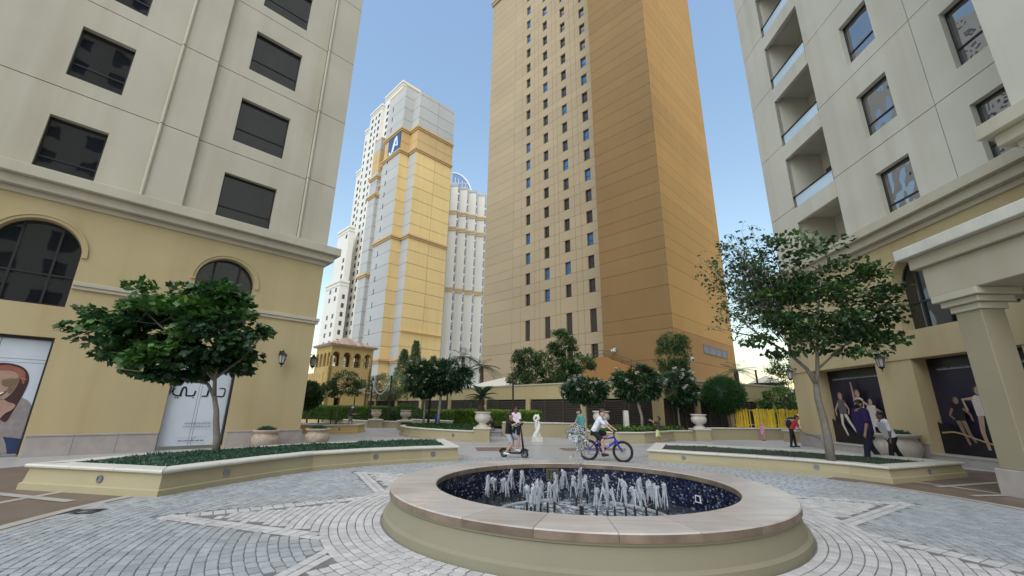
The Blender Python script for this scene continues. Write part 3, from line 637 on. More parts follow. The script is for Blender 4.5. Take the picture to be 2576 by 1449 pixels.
sw = MB(); sw.box(0,1.5,-.06,.1,0,1.7); swm = sw.mesh('window', 'glass_far'); sw2 = MB(); sw2.box(0,1.0,-.06,.1,0,1.7); swm2 = sw2.mesh('window', 'glass_far')
def white_tower(label, loc, blocks, wins, rot=-45):
    t = thing('apartment_tower', label, 'tower', loc, R_(rot))
    for x0, x1, y0, y1, z1 in blocks:
        b = MB(); b.box(x0, x1, y0, y1, 0, z1); b.build('wall', 'white_tower', t)
        b = MB(); b.box(x0-.35,x1+.35,y0-.35,y1,z1+.01,z1+.9); b.box(x0-.2,x1+.2,y0-.2,y1,z1-1.3,z1-.7); b.build('parapet', 'white_tower', t)
    for x, y, zs, m, side in wins:
        for z in zs:
            o = obj('window', m, t, (x, y, z))
            if side: o.rotation_euler = (0,0,PI/2)
    return t
zs = lambda a, b, p=3.35: [a+p*i for i in range(int((b-a)/p)+1)]
white_tower('tallest cream tower with dense window columns rising behind the hotel tower', (-46,142,0),
    [(-14,0,0,12,130), (-24,-14,-1.2,10,126), (-30,-24,-.2,9,121), (-38,-30,1.5,9,104)],
    [(-11.5,0,zs(100,126),swm,0),(-16.4,-1.2,zs(24,122),swm,0),(-19,-1.2,zs(24,122),swm2,0),(-22.4,-1.2,zs(24,122),swm,0),(-26.2,-.2,zs(20,117),swm,0),(-28.8,-.2,zs(20,117),swm2,0),(-32.6,1.5,zs(14,100),swm,0),(-35.8,1.5,zs(14,100),swm,0)])
white_tower('lower cream tower with square windows in pairs behind the yellow turret', (-64.3,150,0),
    [(-13,0,0,3.5,46.5), (-11,-.6,1.2,3.4,69)],
    [(-3.6,0,[z for z in zs(6,44) if not 33 < z < 36.5],swm,0),(-8.6,0,[z for z in zs(6,44) if not 33 < z < 36.5],swm,0),(-3.4,1.2,[48.5,52,55,65],swm,0),(.0,1.4,zs(10,43),swm2,1)])

# ================================================================ towers that only show mirrored in the window panes
def mirror_tower(label, loc, rot, wd, dp, ht, m='hotel_cream'):
    t = thing('apartment_tower', label, 'tower', loc, R_(rot)); b = MB(); holes = []
    n = int(wd/4.2)
    for i in range(n):
        for j in range(int(ht/3.4)-1): x = 1.2+i*4.2; holes.append((x, x+(2.2 if i % 3 else 1.2), 2.2+j*3.4, 4.1+j*3.4))
    b.plate(0, wd, 0, ht, 0, .4, holes); b.add([(0,0,0),(0,0,ht),(0,dp,ht),(0,dp,0)], [(0,1,2,3)]); b.add([(wd,0,0),(wd,dp,0),(wd,dp,ht),(wd,0,ht)], [(0,1,2,3)]); b.add([(0,dp,0),(0,dp,ht),(wd,dp,ht),(wd,dp,0)], [(0,1,2,3)]); b.build('wall', m, t)
    b = MB(); b.box(.2, wd-.2, .4, dp-.2, 0, ht-.2); b.build('glazing', 'glass_far', t)
mirror_tower('beige tower mirrored in the panes of the left building', (34,-14,0), -135, 40, 14, 62, 'stucco_cream')
mirror_tower('cream tower mirrored in the panes of the right building', (-55,32,0), 45, 37.5, 8, 60, 'hotel_cream')
# ================================================================ fountain
FO = thing('fountain', 'round plaza fountain with sandstone rim, blue mosaic inside and small water jets', 'fountain', (FC[0],FC[1],0))
M('sandstone', (.48,.43,.375), .36, .16, 1.6, .35, (.36,.33,.31), .12, 40, tone='object', tv=.14)
# streaky bedding along one direction
def grain(mname, sx, sy, col2, amt):
    m = mat(mname); N = m.node_tree.nodes; L = m.node_tree.links; b = N['Principled BSDF']; src = b.inputs['Base Color'].links[0].from_socket
    g = N.new('ShaderNodeNewGeometry'); k = N.new('ShaderNodeMapping'); k.inputs['Scale'].default_value = (sx, sy, 3); n = N.new('ShaderNodeTexNoise'); n.inputs['Scale'].default_value = 1; n.inputs['Detail'].default_value = 5
    r = N.new('ShaderNodeMapRange'); r.inputs[1].default_value = .42; r.inputs[2].default_value = .68; r.inputs[4].default_value = amt
    x = N.new('ShaderNodeMix'); x.data_type = 'RGBA'; x.inputs[7].default_value = (*col2, 1)
    L.new(g.outputs['Position'], k.inputs[0]); L.new(k.outputs[0], n.inputs['Vector']); L.new(n.outputs[0], r.inputs[0]); L.new(r.outputs[0], x.inputs[0]); L.new(src, x.inputs[6]); L.new(x.outputs[2], b.inputs['Base Color'])
grain('sandstone', 1.2, 14, (.36,.24,.18), .5); grain('sandstone', 9, .9, (.40,.40,.41), .45)
M('sandstone_edge', (.20,.145,.105), .55, .3, 3., .5, (.11,.075,.05), .2, 40, tone='object', tv=.2)
M('basin_paint', (.25,.225,.155), .75, .06, 1., .35, (.30,.25,.14), .2, 60)
M('basin_floor', (.05,.065,.075), .4, .3, 4.)
b = MB(); b.lathe([(2.975,0),(2.97,.10),(2.925,.125),(2.875,.30),(2.89,.315),(2.89,.338),(2.3,.338)], 120, cap=False); smooth_by(b.build('basin_wall', 'basin_paint', FO), 30)
b = MB(); b.lathe([(2.295,.335),(2.295,-.45),(.02,-.45)], 96, cap=False); b.build('basin_lining', 'basin_floor', FO)
NS = 23
for i in range(NS):
    a0, a1 = 2*PI*(i+.1)/NS, 2*PI*(i+1.1)/NS; g2 = .003; b = MB(); n = 8; V = []
    for j in range(n+1):
        a = a0+g2/2.6+(a1-a0-2*g2/2.6)*j/n
        for r, z in ((2.25,.34),(2.25,.415),(2.262,.425),(2.89,.425),(2.905,.412),(2.905,.34)): V.append((r*c_(a), r*s_(a), z))
    fs = [(j*6+k, (j+1)*6+k, (j+1)*6+(k+1)%6, j*6+(k+1)%6) for j in range(n) for k in range(6)]+[(5,4,3,2,1,0), tuple(n*6+k for k in range(6))]
    b.add(V, fs)
    b.mi = [1 if (q < n*6 and q % 6 in (0,4)) else 0 for q in range(len(fs))]; b.build('coping_stone', ['sandstone', 'sandstone_edge'], FO)
m = M('mosaic', (.1,.1,.1), .12, spec=.7); N = m.node_tree.nodes; L = m.node_tree.links
a_ = N.new('ShaderNodeAttribute'); a_.attribute_name = 'tone'; cr = N.new('ShaderNodeValToRGB'); cr.color_ramp.interpolation = 'CONSTANT'
for p, c in ((0,(.010,.010,.030)),(.35,(.016,.018,.055)),(.6,(.03,.035,.085)),(.76,(.07,.08,.13)),(.87,(.16,.17,.22)),(.95,(.34,.35,.38))):
    e = cr.color_ramp.elements.new(p) if p else cr.color_ramp.elements[0]; e.color = (*c,1)
cr.color_ramp.elements[-1].color = (.34,.35,.38,1)
L.new(a_.outputs['Fac'], cr.inputs[0]); L.new(cr.outputs[0], N['Principled BSDF'].inputs['Base Color'])
b = MB(); ts = .031; n = int(2*PI*2.27/ts); R = 2.275
for i in range(n):
    a0, a1 = 2*PI*i/n, 2*PI*(i+.86)/n; am = (a0+a1)/2
    if s_(am) < -.55: continue
    for j in range(16):
        z = -.17+j*ts
        if z > .31: break
        if abs(am-R_(96)) < .06 and z > .08: continue
        t = rnd.random(); rr = R-rnd.uniform(.003,.006)
        b.add([(R*c_(a0),R*s_(a0),z),(R*c_(a1),R*s_(a1),z),(R*c_(a1),R*s_(a1),z+.026),(R*c_(a0),R*s_(a0),z+.026),(rr*c_(a0),rr*s_(a0),z+.001),(rr*c_(a1),rr*s_(a1),z+.001),(rr*c_(a1),rr*s_(a1),z+.025),(rr*c_(a0),rr*s_(a0),z+.025)], [(7,6,5,4),(0,4,5,1),(2,6,7,3),(1,5,6,2),(0,3,7,4)], t)
o = b.build('mosaic_tiles', 'mosaic', FO); o['kind'] = 'stuff'
# overflow grille and small light box
gr = MB(); gr.box(-.125,.125,-.012,.02,0,.028); gr.box(-.125,.125,-.012,.02,.202,.23); gr.box(-.125,-.10,-.012,.02,.028,.202); gr.box(.10,.125,-.012,.02,.028,.202)
M('grille_brass', (.13,.115,.08), .5); M('void', (.004,.004,.005), .9)
a = R_(96); go = gr.build('overflow_grille', 'grille_brass', FO, (2.25*c_(a), 2.25*s_(a), .09), a-PI/2)
bk = MB(); bk.box(-.1,.1,.006,.016,.028,.202); bk.build('grille_back', 'void', go)
sl_ = MB(); sl_.box(-.008,.008,-.008,.006,.028,.202); slm_ = sl_.mesh('slat', 'grille_brass')
for i in range(6): obj('slat', slm_, go, (-.08+i*.032,0,0))
a = R_(19); b = MB(); b.box(-.06,.06,-.01,.01,0,.012); b.box(-.06,.06,-.01,.01,.10,.112); b.box(-.06,-.048,-.01,.01,.012,.10); b.box(.048,.06,-.01,.01,.012,.10); lo = b.build('pool_light', 'sign_white', FO, (2.255*c_(a),2.255*s_(a),.0), a-PI/2)
b = MB(); b.box(-.047,.047,-.004,.008,.013,.099); b.build('lens', 'glass_dark', lo)
# water
WZ = -.13
m = M('pool_water', (.045,.058,.065), .06, .3, 1.5, spec=.6, bump=.0); N = m.node_tree.nodes; L = m.node_tree.links; pb = N['Principled BSDF']
gn = N.new('ShaderNodeNewGeometry'); n1 = N.new('ShaderNodeTexNoise'); n1.inputs['Scale'].default_value = 9; n1.inputs['Detail'].default_value = 6; n1.inputs['Roughness'].default_value = .7; L.new(gn.outputs['Position'], n1.inputs['Vector'])
vs = N.new('ShaderNodeVectorMath'); vs.operation = 'DISTANCE'; vs.inputs[1].default_value = (FC[0], FC[1]+.2, WZ); L.new(gn.outputs['Position'], vs.inputs[0])
mr = N.new('ShaderNodeMapRange'); mr.inputs[1].default_value = 1.0; mr.inputs[2].default_value = 2.1; mr.inputs[3].default_value = .12; mr.inputs[4].default_value = -.12; L.new(vs.outputs['Value'], mr.inputs[0])
ad = N.new('ShaderNodeMath'); ad.operation = 'ADD'; L.new(n1.outputs[0], ad.inputs[0]); L.new(mr.outputs[0], ad.inputs[1])
m2 = N.new('ShaderNodeMapRange'); m2.inputs[1].default_value = .54; m2.inputs[2].default_value = .74; L.new(ad.outputs[0], m2.inputs[0])
mxx = N.new('ShaderNodeMix'); mxx.data_type = 'RGBA'; mxx.inputs[6].default_value = (.04,.052,.058,1); mxx.inputs[7].default_value = (.62,.66,.70,1); L.new(m2.outputs[0], mxx.inputs[0]); L.new(mxx.outputs[2], pb.inputs['Base Color'])
b = MB(); n = 120; k = 44
V = []
for i in range(k+1):
    r = 2.27*i/k
    for j in range(n):
        a = 2*PI*j/n; x, y = r*c_(a), r*s_(a); am = .5+.8*max(0, 1-abs(r-1.1)/1.3)
        V.append((x, y, WZ+am*(.012*noise.noise(Vector((x*5,y*5,0)))+.012*noise.noise(Vector((x*13,y*13,4))))))
b.add(V, [(i*n+j, (i+1)*n+j, (i+1)*n+(j+1)%n, i*n+(j+1)%n) for i in range(k) for j in range(n)])
wo_ = b.build('water', 'pool_water', None, (FC[0],FC[1],0), smooth=True); struct(wo_)
m = M('jet_water', (.93,.96,1.), .03, .02, spec=.8, trans=.72, ior=1.33)
M('jet_clear', (.97,.985,1.), .015, .01, spec=.8, trans=.97, ior=1.33)
M('pipe_grey', (.32,.33,.33), .5); M('nozzle_dark', (.03,.018,.016), .5)
for r, a0, a1 in ((1.42,100,178),(1.42,8,60),(.55,200,330),(1.35,190,260),(1.3,285,345)):
    b = MB(); b.tube([(r*c_(R_(a0+(a1-a0)*i/12)), r*s_(R_(a0+(a1-a0)*i/12)), WZ+.01) for i in range(13)], .035, 8); b.build('pipe', 'pipe_grey', FO, smooth=True)
def water_jet(x, y, h, big, seed):
    r = random.Random(seed); b = MB(); x -= FC[0]; y -= FC[1]; z0 = WZ+.16
    n = 14; ph = r.uniform(0,9); lean = r.uniform(-.06,.06)
    P = [(x+lean*(i/n)**2+.012*noise.noise(Vector((i*.7,ph,0))), y+.012*noise.noise(Vector((i*.7,ph,7))), z0+h*i/n) for i in range(n+1)]
    b.tube(P, [(.010+.032*(i/n)**1.5*(1+.5*noise.noise(Vector((i*1.1,ph,3)))))*big for i in range(n+1)], 9)
    tx, ty, tz = P[-1]
    for i in range(int(7*big)): b.ball((tx+r.gauss(0,.022)*big, ty+r.gauss(0,.022)*big, tz+r.uniform(-.07,.035)), r.uniform(.012,.032)*big, 8, 6, (1,1,r.uniform(1,1.8)), .9)
    for s in range(int(5*big)):                       # falling strands
        a = r.uniform(0,2*PI); sp = r.uniform(.05,.12)*big; m_ = 8; Q = []
        for i in range(m_+1):
            t = i/m_; Q.append((tx+c_(a)*sp*t, ty+s_(a)*sp*t, tz+.03*t-(h+.1)*r.uniform(.75,1)*t*t))
        b.tube(Q, [(.014*(1-.45*i/m_))*r.uniform(.4,1.5)*big for i in range(m_+1)], 7)
    for s in range(int(34*big)):
        t = r.random(); a = r.uniform(0,2*PI); b.ball((x+c_(a)*r.uniform(.01,.15), y+s_(a)*r.uniform(.01,.15), z0+h*t*1.1), r.uniform(.003,.008), 6, 4)
    b.build('water_jet', 'jet_water', FO, smooth=True)
    b = MB(); b.tube([(x,y,WZ-.1),(x,y,z0)], .018 if big < 1.5 else .04, 8); b.build('nozzle', 'nozzle_dark', FO)
JETS = [(-.39,8.22),(-.28,8.6),(-.11,8.46),(.04,8.75),(.2,8.48),(.3,7.61),(.42,7.5),(.52,7.56),(.64,7.63),(.76,7.7),(.55,8.2),(.9,8.5),(1.05,8.9),(1.35,8.9),(1.2,8.2),(1.43,8.4),(1.42,7.5),(1.57,7.37),(1.69,7.4),(1.75,8.1),(2.04,8.17),(1.87,7.41),(2.02,7.42),(2.2,7.43),(2.3,8.1),(2.42,8.35),(2.54,8.3),(2.38,7.45),(2.56,7.46),(.35,7.3),(2.45,7.9)]
for i, (x, y) in enumerate(JETS): water_jet(x, y, rnd.uniform(.20,.33), rnd.uniform(.8,1.15), 100+i)
# tall middle jet with its breaking sheet
r = random.Random(5); b = MB(); x = y = 0.; n = 26
b.tube([(.01*noise.noise(Vector((i*.5,2,0))), .01*noise.noise(Vector((i*.5,5,0))), WZ+.2+1.02*i/n) for i in range(n+1)], [.022*(1+.7*noise.noise(Vector((i*.9,1,1)))) for i in range(n+1)], 9)
for cx, cy, cz, rr, sc3 in ((-.07,0,1.13,.125,(1.0,.8,.85)),(.05,.02,1.10,.10,(.8,.8,1.25)),(-.02,-.03,1.20,.075,(1.3,.9,.8)),(.03,.0,.97,.055,(.8,.8,1.6)),(-.04,0,.93,.035,(.8,.8,1.7))): b.ball((cx,cy,cz), rr, 26, 18, sc3, .75)
for i in range(9):
    a = r.uniform(0,2*PI); sp = r.uniform(.05,.17); ln = r.uniform(.15,.4); P = [(-.02+c_(a)*sp*t, s_(a)*sp*t*.7, 1.15-ln*t*t) for t in [j/9 for j in range(10)]]
    b.tube(P, [.016*(1-.6*j/9)*r.uniform(.4,1.5) for j in range(10)], 7)
for i in range(90): b.ball((r.gauss(0,.09), r.gauss(0,.07), r.uniform(.45,1.25)), r.uniform(.003,.011), 6, 4)
b.build('water_jet', 'jet_clear', FO, smooth=True)
b = MB(); b.tube([(0,0,WZ-.1),(0,0,WZ+.2)], .035, 10); b.build('nozzle', 'nozzle_dark', FO)

# ================================================================ planters, low walls, pedestals
def resample(path, closed=True, d=.32):
    o = []; n = len(path)
    for i in range(n if closed else n-1):
        a, c = path[i], path[(i+1) % n]; L_ = math.hypot(c[0]-a[0], c[1]-a[1]); k = max(1, int(L_/d+.5))
        o += [(a[0]+(c[0]-a[0])*j/k, a[1]+(c[1]-a[1])*j/k) for j in range(k)]
    return o if closed else o+[path[-1]]
def normals(P, closed=True):
    n = len(P); o = []
    for i in range(n):
        a, b2, c = (P[i-1] if i or closed else P[0]), P[i], (P[(i+1) % n] if i < n-1 or closed else P[-1])
        def nn(p, q):
            dx, dy = q[0]-p[0], q[1]-p[1]; l = math.hypot(dx,dy)
            return (dy/l, -dx/l) if l > 1e-9 else None
        u1, u2 = nn(a,b2), nn(b2,c); u1 = u1 or u2; u2 = u2 or u1; sx, sy = u1[0]+u2[0], u1[1]+u2[1]; l2 = sx*sx+sy*sy
        o.append((2*sx/l2, 2*sy/l2))
    return o
def ccw(P): return P if sum(P[i-1][0]*P[i][1]-P[i][0]*P[i-1][1] for i in range(len(P))) > 0 else P[::-1]
def inset(P, d): N_ = normals(P); return [(p[0]-q[0]*d, p[1]-q[1]*d) for p, q in zip(P, N_)]
M('fixture_lens', (.25,.28,.30), .15, metal=.3)
def wall_light(parent, x, y, z, ang, r=.062):
    b = MB(); n = 16
    for r0, r1, d in ((r*.62, r, .014),): 
        V = [(q*c_(2*PI*i/n), -dd, q*s_(2*PI*i/n)) for q, dd in ((r,0),(r,d),(r0,d),(r0,.002)) for i in range(n)]
        b.add(V, [(k*n+i, k*n+(i+1)%n, (k+1)*n+(i+1)%n, (k+1)*n+i) for k in range(3) for i in range(n)])
    o = b.build('wall_light', 'metal_grey', parent, (x,y,z), ang); b = MB(); b.add([(r*.62*c_(2*PI*i/n), -.004, r*.62*s_(2*PI*i/n)) for i in range(n)], [tuple(range(n))]); b.build('lens', 'fixture_lens', o)
M('soil', (.05,.04,.028), .9)
def planter(name, label, path, h, cap, paint='planter_paint', soil=True, stone=1.25, group=None, lights=(), d=.32):
    path = ccw(path); c = (sum(p[0] for p in path)/len(path), sum(p[1] for p in path)/len(path))
    t = thing(name, label, 'planter', (c[0],c[1],0), 0, group); P = [(x-c[0],y-c[1]) for x,y in resample(path, True, d)]; N_ = normals(P); n = len(P)
    b = MB(); prof = [(.07,0),(.065,.11),(.035,.125),(.0,h-.06)]
    b.add([(p[0]+q[0]*o, p[1]+q[1]*o, z) for o, z in prof for p, q in zip(P, N_)], [(k*n+i, k*n+(i+1)%n, (k+1)*n+(i+1)%n, (k+1)*n+i) for k in range(3) for i in range(n)]); b.build('wall', paint, t)
    cp = [(.035,h-.065),(.055,h-.05),(.06,h-.025),(.045,h),(-cap,h),(-cap,h-.065)]; ks = max(1, int(stone/d))
    corner = lambda i: abs(N_[i%n][0]**2+N_[i%n][1]**2-1) > .08
    i = 0
    while i < n:
        j = i+1
        while j < n and j-i < ks and not corner(j): j += 1
        V = []
        for m_, k in enumerate(range(i, j+1)):
            p, q = P[k % n], N_[k % n]; sh = (.004 if m_ == 0 else (-.004 if k == j else 0)); tx, ty = -q[1], q[0]
            for o, z in cp: V.append((p[0]+q[0]*o+tx*sh, p[1]+q[1]*o+ty*sh, z))
        e = j-i; b = MB(); b.add(V, [(a*6+s, (a+1)*6+s, (a+1)*6+(s+1)%6, a*6+(s+1)%6) for a in range(e) for s in range(6)]+[(5,4,3,2,1,0), tuple(e*6+s for s in range(6))])
        b.build('coping_stone', 'coping_white', t); i = j
    if soil:
        Q = [(p[0]-q[0]*cap*.9, p[1]-q[1]*cap*.9, h-.05) for p, q in zip(P, N_)]; b = MB(); b.add(Q, [tuple(range(n))]); b.build('soil', 'soil', t)
    for lx, ly, lz, an in lights: wall_light(t, lx-c[0], ly-c[1], lz, an)
    return t
LP = [(-8.7,8.25),(-5.88,7.72),(-5.6,8.7),(-5.2,9.85),(-4.75,10.85),(-3.7,11.9),(-2.5,12.75),(-1.55,13.25),(-2.5,16.4),(-4.6,14.9),(-6.6,12.9),(-8.2,10.3)]
def ang_of(a, b2): return math.atan2(b2[1]-a[1], b2[0]-a[0])
def onwall(a, b2, t, off=.03): dx, dy = b2[0]-a[0], b2[1]-a[1]; l = math.hypot(dx,dy); return (a[0]+dx*t+dy/l*off, a[1]+dy*t-dx/l*off)
PL_ = ccw(LP)
def lt(a, b2, t, z): x, y = onwall(a, b2, t); return (x, y, z, ang_of(a, b2))
planter('planter', 'long cream planter with white coping in front of the poster door', LP, .43, .36, lights=[lt(LP[0],LP[1],.57,.24), lt(LP[2],LP[3],.15,.24), lt(LP[5],LP[6],.1,.24), lt(LP[6],LP[7],.3,.24)])
RP = [(4.35,13.95),(5.4,13.2),(6.6,12.55),(7.75,11.65),(8.3,11.0),(8.66,10.3),(11.6,11.55),(10.9,13.2),(9.6,14.6),(7.8,15.9),(5.6,16.9)]
planter('planter', 'low cream planter with white coping before the dance posters', RP, .36, .36, lights=[lt(RP[0],RP[1],.8,.19), lt(RP[3],RP[4],.2,.19), lt(RP[5],RP[6],.5,.19)])
planter('planter', 'small orange angular planter holding a thin young tree', [(-12.3,25.6),(-10.7,25.1),(-9.1,26.3),(-9.3,28.2),(-11.5,28.6),(-12.6,27.2)], .5, .3, 'turret_yellow', lights=[(-9.9,25.66,.27,R_(37))])
BED = [(-1.7,20.95),(-2.7,21.45),(-3.7,22.15),(-4.6,22.9),(-5.4,23.8),(-6.0,24.7),(-6.35,25.7),(-6.5,26.8),(-6.3,28.2),(-5.6,29.3),(-4.5,29.4),(-3,28.2),(-1.9,26),(-1.3,23.2)]
planter('planter', 'curved cream flower bed with two white-flowering trees', BED, .5, .25, lights=[lt(BED[1],BED[0],.1,.27), lt(BED[5],BED[4],.3,.27)][:0]+[(-2.75,21.40,.26,R_(-28)),(-5.95,24.55,.26,R_(-58))])
BED2 = [(4.3,21.6),(5.2,21.2),(6.5,21.45),(7.6,22.4),(8.85,23.9),(10.0,24.2),(9.9,26.2),(6.4,27),(4.4,25.5),(3.8,23)]
planter('planter', 'cream flower bed with a stone post behind the cyclist', BED2, .52, .25)
def low_wall(label, pts, h, paint='planter_paint', th=.34, name='low_wall'):
    c = pts[0]; P = [(x-c[0],y-c[1]) for x,y in pts]; t = thing(name, label, 'wall', (c[0],c[1],0))
    for i, (a, e) in enumerate(zip(P, P[1:])):
        an = ang_of(a,e); l = math.hypot(e[0]-a[0], e[1]-a[1]); b = MB(); b.box(0,l,-th/2,th/2,0,h-.07); b.box(-.01,l+.01,-th/2-.03,th/2+.03,0,.12); b.build('wall', paint, t, (*a,0), an)
        k = max(1, int(l/1.4)); 
        for j in range(k):
            b = MB(); b.box(l*j/k+.004,l*(j+1)/k-.004,-th/2-.06,th/2+.06,h-.068,h); bev(b.build('coping_stone', 'coping_white', t, (*a,0), an), .02)
    return t
low_wall('long cream wall with white coping behind the twisted statue', [(-.45,25.5),(3.9,25.3)], .8)
low_wall('low cream wall running behind the strolling woman', [(-18,43),(-12.6,35.6),(-10.9,34.2),(-7.8,33.7)], .5)
low_wall('low cream wall under the yellow bamboo fence', [(10.9,24.9),(13.2,25.4),(15.5,25.9),(19,27)], .66)
low_wall('far cream wall behind the curved flower bed', [(-8,36),(-5,33.5),(-1.5,29.3)], .62)
M('grey_stone', (.30,.29,.29), .6, .1, 3.)
t = thing('stone_bench', 'grey stone bench with a boy seated against the wall', 'bench', (-.9,25.2,0))
b = MB(); b.box(-.9,.45,-.3,.2,.24,.32); bev(b.build('seat', 'grey_stone', t), .015)
b = MB(); b.box(-.85,.40,-.24,.2,0,.24); b.build('base', 'grey_stone', t)
M('white_stone', (.60,.56,.50), .7, .14, 4., .3, (.40,.33,.26), .3, 40); M('worn_stone', (.46,.37,.29), .75, .25, 7., .3, (.62,.57,.5), .4, 40)
URN = [(.30,0),(.30,.06),(.22,.10),(.17,.14),(.19,.20),(.28,.25),(.36,.33),(.39,.43),(.37,.53),(.33,.60),(.34,.63),(.40,.66),(.40,.71),(.33,.71),(.30,.62)]
POT = [(.22,0),(.30,.02),(.40,.12),(.445,.26),(.43,.36),(.37,.46),(.36,.49),(.43,.52),(.45,.56),(.44,.585),(.36,.585),(.33,.50)]
def urn(label, x, y, z, s, prof=URN, m='white_stone', name='stone_urn', group=None):
    t = thing(name, label, 'urn' if prof is URN else 'pot', (x,y,z), 0, group); b = MB(); b.lathe([(r*s,h*s) for r, h in prof], 32, cap=False); smooth_by(b.build('bowl', m, t), 35)
    b = MB(); zt = prof[-1][1]*s+.02; b.lathe([(.30*s,zt),(.001,zt+.02)], 20, cap=False); b.build('soil', 'soil', t); return t
def pedestal(label, x, y, hw, h, rz=0):
    t = thing('pedestal', label, 'pedestal', (x,y,0), rz); b = MB(); b.box(-hw,hw,-hw,hw,.14,h-.09); b.box(-hw-.03,hw+.03,-hw-.03,hw+.03,0,.14); b.build('shaft', 'planter_paint', t)
    b = MB(); b.box(-hw-.05,hw+.05,-hw-.05,hw+.05,h-.088,h); bev(b.build('cap', 'coping_white', t), .02); return t
pedestal('square cream pedestal under the urn with the cycad', -1.32, 21.15, .36, .66); urn('white stone urn planted with a cycad', -1.32, 21.15, .66, 1.0)
pedestal('square cream pedestal under the left of the two far urns', -10.37, 33.9, .5, .62, .3); urn('left of the two far stone urns by the hedge', -10.37, 33.9, .62, 1.0, m='worn_stone')
pedestal('square cream pedestal under the right of the two far urns', -7.5, 31.4, .5, .64, .3); urn('right of the two far stone urns, near the white-flowering trees', -7.5, 31.4, .64, 1.0, m='worn_stone')
pedestal('square cream pedestal under the urn beside the ball tree', 10.4, 24.15, .40, .64); urn('white stone urn on the pedestal beside the ball tree', 10.4, 24.15, .64, 1.05)
pedestal('cream pedestal behind the cyclist', 4.75, 22.8, .36, .7); urn('white stone urn half hidden behind the cyclist', 4.75, 22.8, .7, 1.1)
pedestal('cream pedestal at the corner of the building behind the boy in red', 15.6, 24.3, .34, .62); urn('small planted urn behind the boy in red', 15.6, 24.3, .62, .8)
PF = lambda x, d: (-13.9+.7071*x+.7071*d, 12.7+.7071*x-.7071*d, 0)   # a point by the left building's front
for lab, p, m_ in (('weathered white pot against the plinth of the left building', PF(6.15,.62), 'worn_stone'), ('brown weathered pot at the corner of the left building', PF(8.15,.35), 'worn_stone')): urn(lab, p[0], p[1], 0, 1.08, POT, m_, 'stone_pot')
urn('round sandstone pot beside the boy in white tee', 13.35, 15.3, 0, 1.5, POT, 'sandstone', 'stone_pot')
# ================================================================ podium wall with louvres, turret, street things
def podium(label, a, e, bays, hl=2.15, hw=3.23, base=.0):
    an = ang_of(a, e); l = math.hypot(e[0]-a[0], e[1]-a[1]); t = thing('louvre_wall', label, 'wall', (*a,0), an); d = l/bays
    b = MB(); b.box(0,l,0,.5,hl+.08,hw); b.build('wall', 'wall_yellow', t); b = MB(); b.box(0,l,-.06,.5,hw+.002,hw+.1); b.build('coping', 'stucco_trim', t)
    b = MB(); b.box(0,l,.3,.34,0,hl+.08); b.build('backing', 'void', t)
    sm = MB(); sm.add([(.2,.02,0),(d-.2,.02,0),(d-.2,.14,.09),(.2,.14,.09),(.2,.03,-.015),(d-.2,.03,-.015),(d-.2,.155,.075),(.2,.155,.075)], [(0,1,2,3),(7,6,5,4),(0,4,5,1),(3,2,6,7),(0,3,7,4),(1,5,6,2)]); sm = sm.mesh('slat', 'louvre_brown')
    for i in range(bays):
        for j in range(17): obj('slat', sm, t, (i*d, 0, .22+j*.115))
        for f in (.33,.66): b = MB(); b.box(i*d+f*d-.03,i*d+f*d+.03,-.01,.02,.1,hl+.08); b.build('mullion', 'louvre_brown', t)
    for i in range(bays+1): b = MB(); b.box(i*d-.2,i*d+.2,-.08,.3,0,hl+.078); b.build('pier', 'wall_yellow', t)
    return t
podium('yellow podium wall with long dark louvres below the gold tower', (-23,59.5), (8.3,24.75), 9)
podium('yellow podium wall behind the ball tree and bamboo fence', (8.6,24.9), (20,31.6), 4, 2.15, 3.3)
t = thing('terrace', 'raised terrace behind the podium wall carrying trees and the canopy', 'terrace', (0,0,0))
b = MB(); b.prism([(8.3,25.6),(-23,60.3),(-23,75),(-5,72),(17,43),(19.5,32)], 2.2, 2.6); b.build('slab', 'ground_mat', t)
# turret pavilion with pointed arches
TU = thing('turret', 'yellow pavilion turret with pointed arches and clay tile roof', 'pavilion', (-18.8,44,0), R_(45))
def arcade(w_, n, parent, L_):
    d = w_/n
    b = MB(); b.plate(0, w_, 0, 5.58, 0, .3, [(.9,1.5,.2,2.4)] if L_ else []); 
    for i in range(n):
        cx = d*(i+.5); r = d*.36
        b.plate(i*d, (i+1)*d, 5.58, 6.6, 0, .3, [(cx-r,cx+r,5.5,7)]); b.arch(i*d, (i+1)*d, 6.6, 7.75, 0, .3, cx, r, 14, True)
    return b
W1, W2 = 4.7, 4.0
arcade(W1, 4, TU, True).build('front_wall', 'turret_yellow', TU)
o = arcade(W2, 4, TU, False).build('side_wall', 'turret_yellow', TU, (0,W2,0), R_(-90))
arcade(W2, 4, TU, False).build('side_wall', 'turret_yellow', TU, (W1,0,0), R_(90)); arcade(W1, 4, TU, False).build('rear_wall', 'turret_yellow', TU, (W1,W2,0), PI)
b = MB(); b.box(.1,W1-.1,.1,W2-.1,5.3,5.5); b.build('floor', 'turret_yellow', TU)
cap_ = MB(); cap_.lathe([(.07,0),(.09,.05),(.09,.1)], 10)
for i in range(1,4): b = MB(); b.box(i*W1/4-.14,i*W1/4+.14,-.05,.34,6.5,6.6); b.build('capital', 'stucco_trim', TU)
b = MB()
for i in range(4): cx = W1/4*(i+.5); b.box(cx-.4,cx+.4,.12,.16,5.85,5.9); b.box(cx-.4,cx+.4,.12,.16,6.1,6.14)
o = b.build('railing', 'frame_dark', TU); o['kind'] = 'stuff'
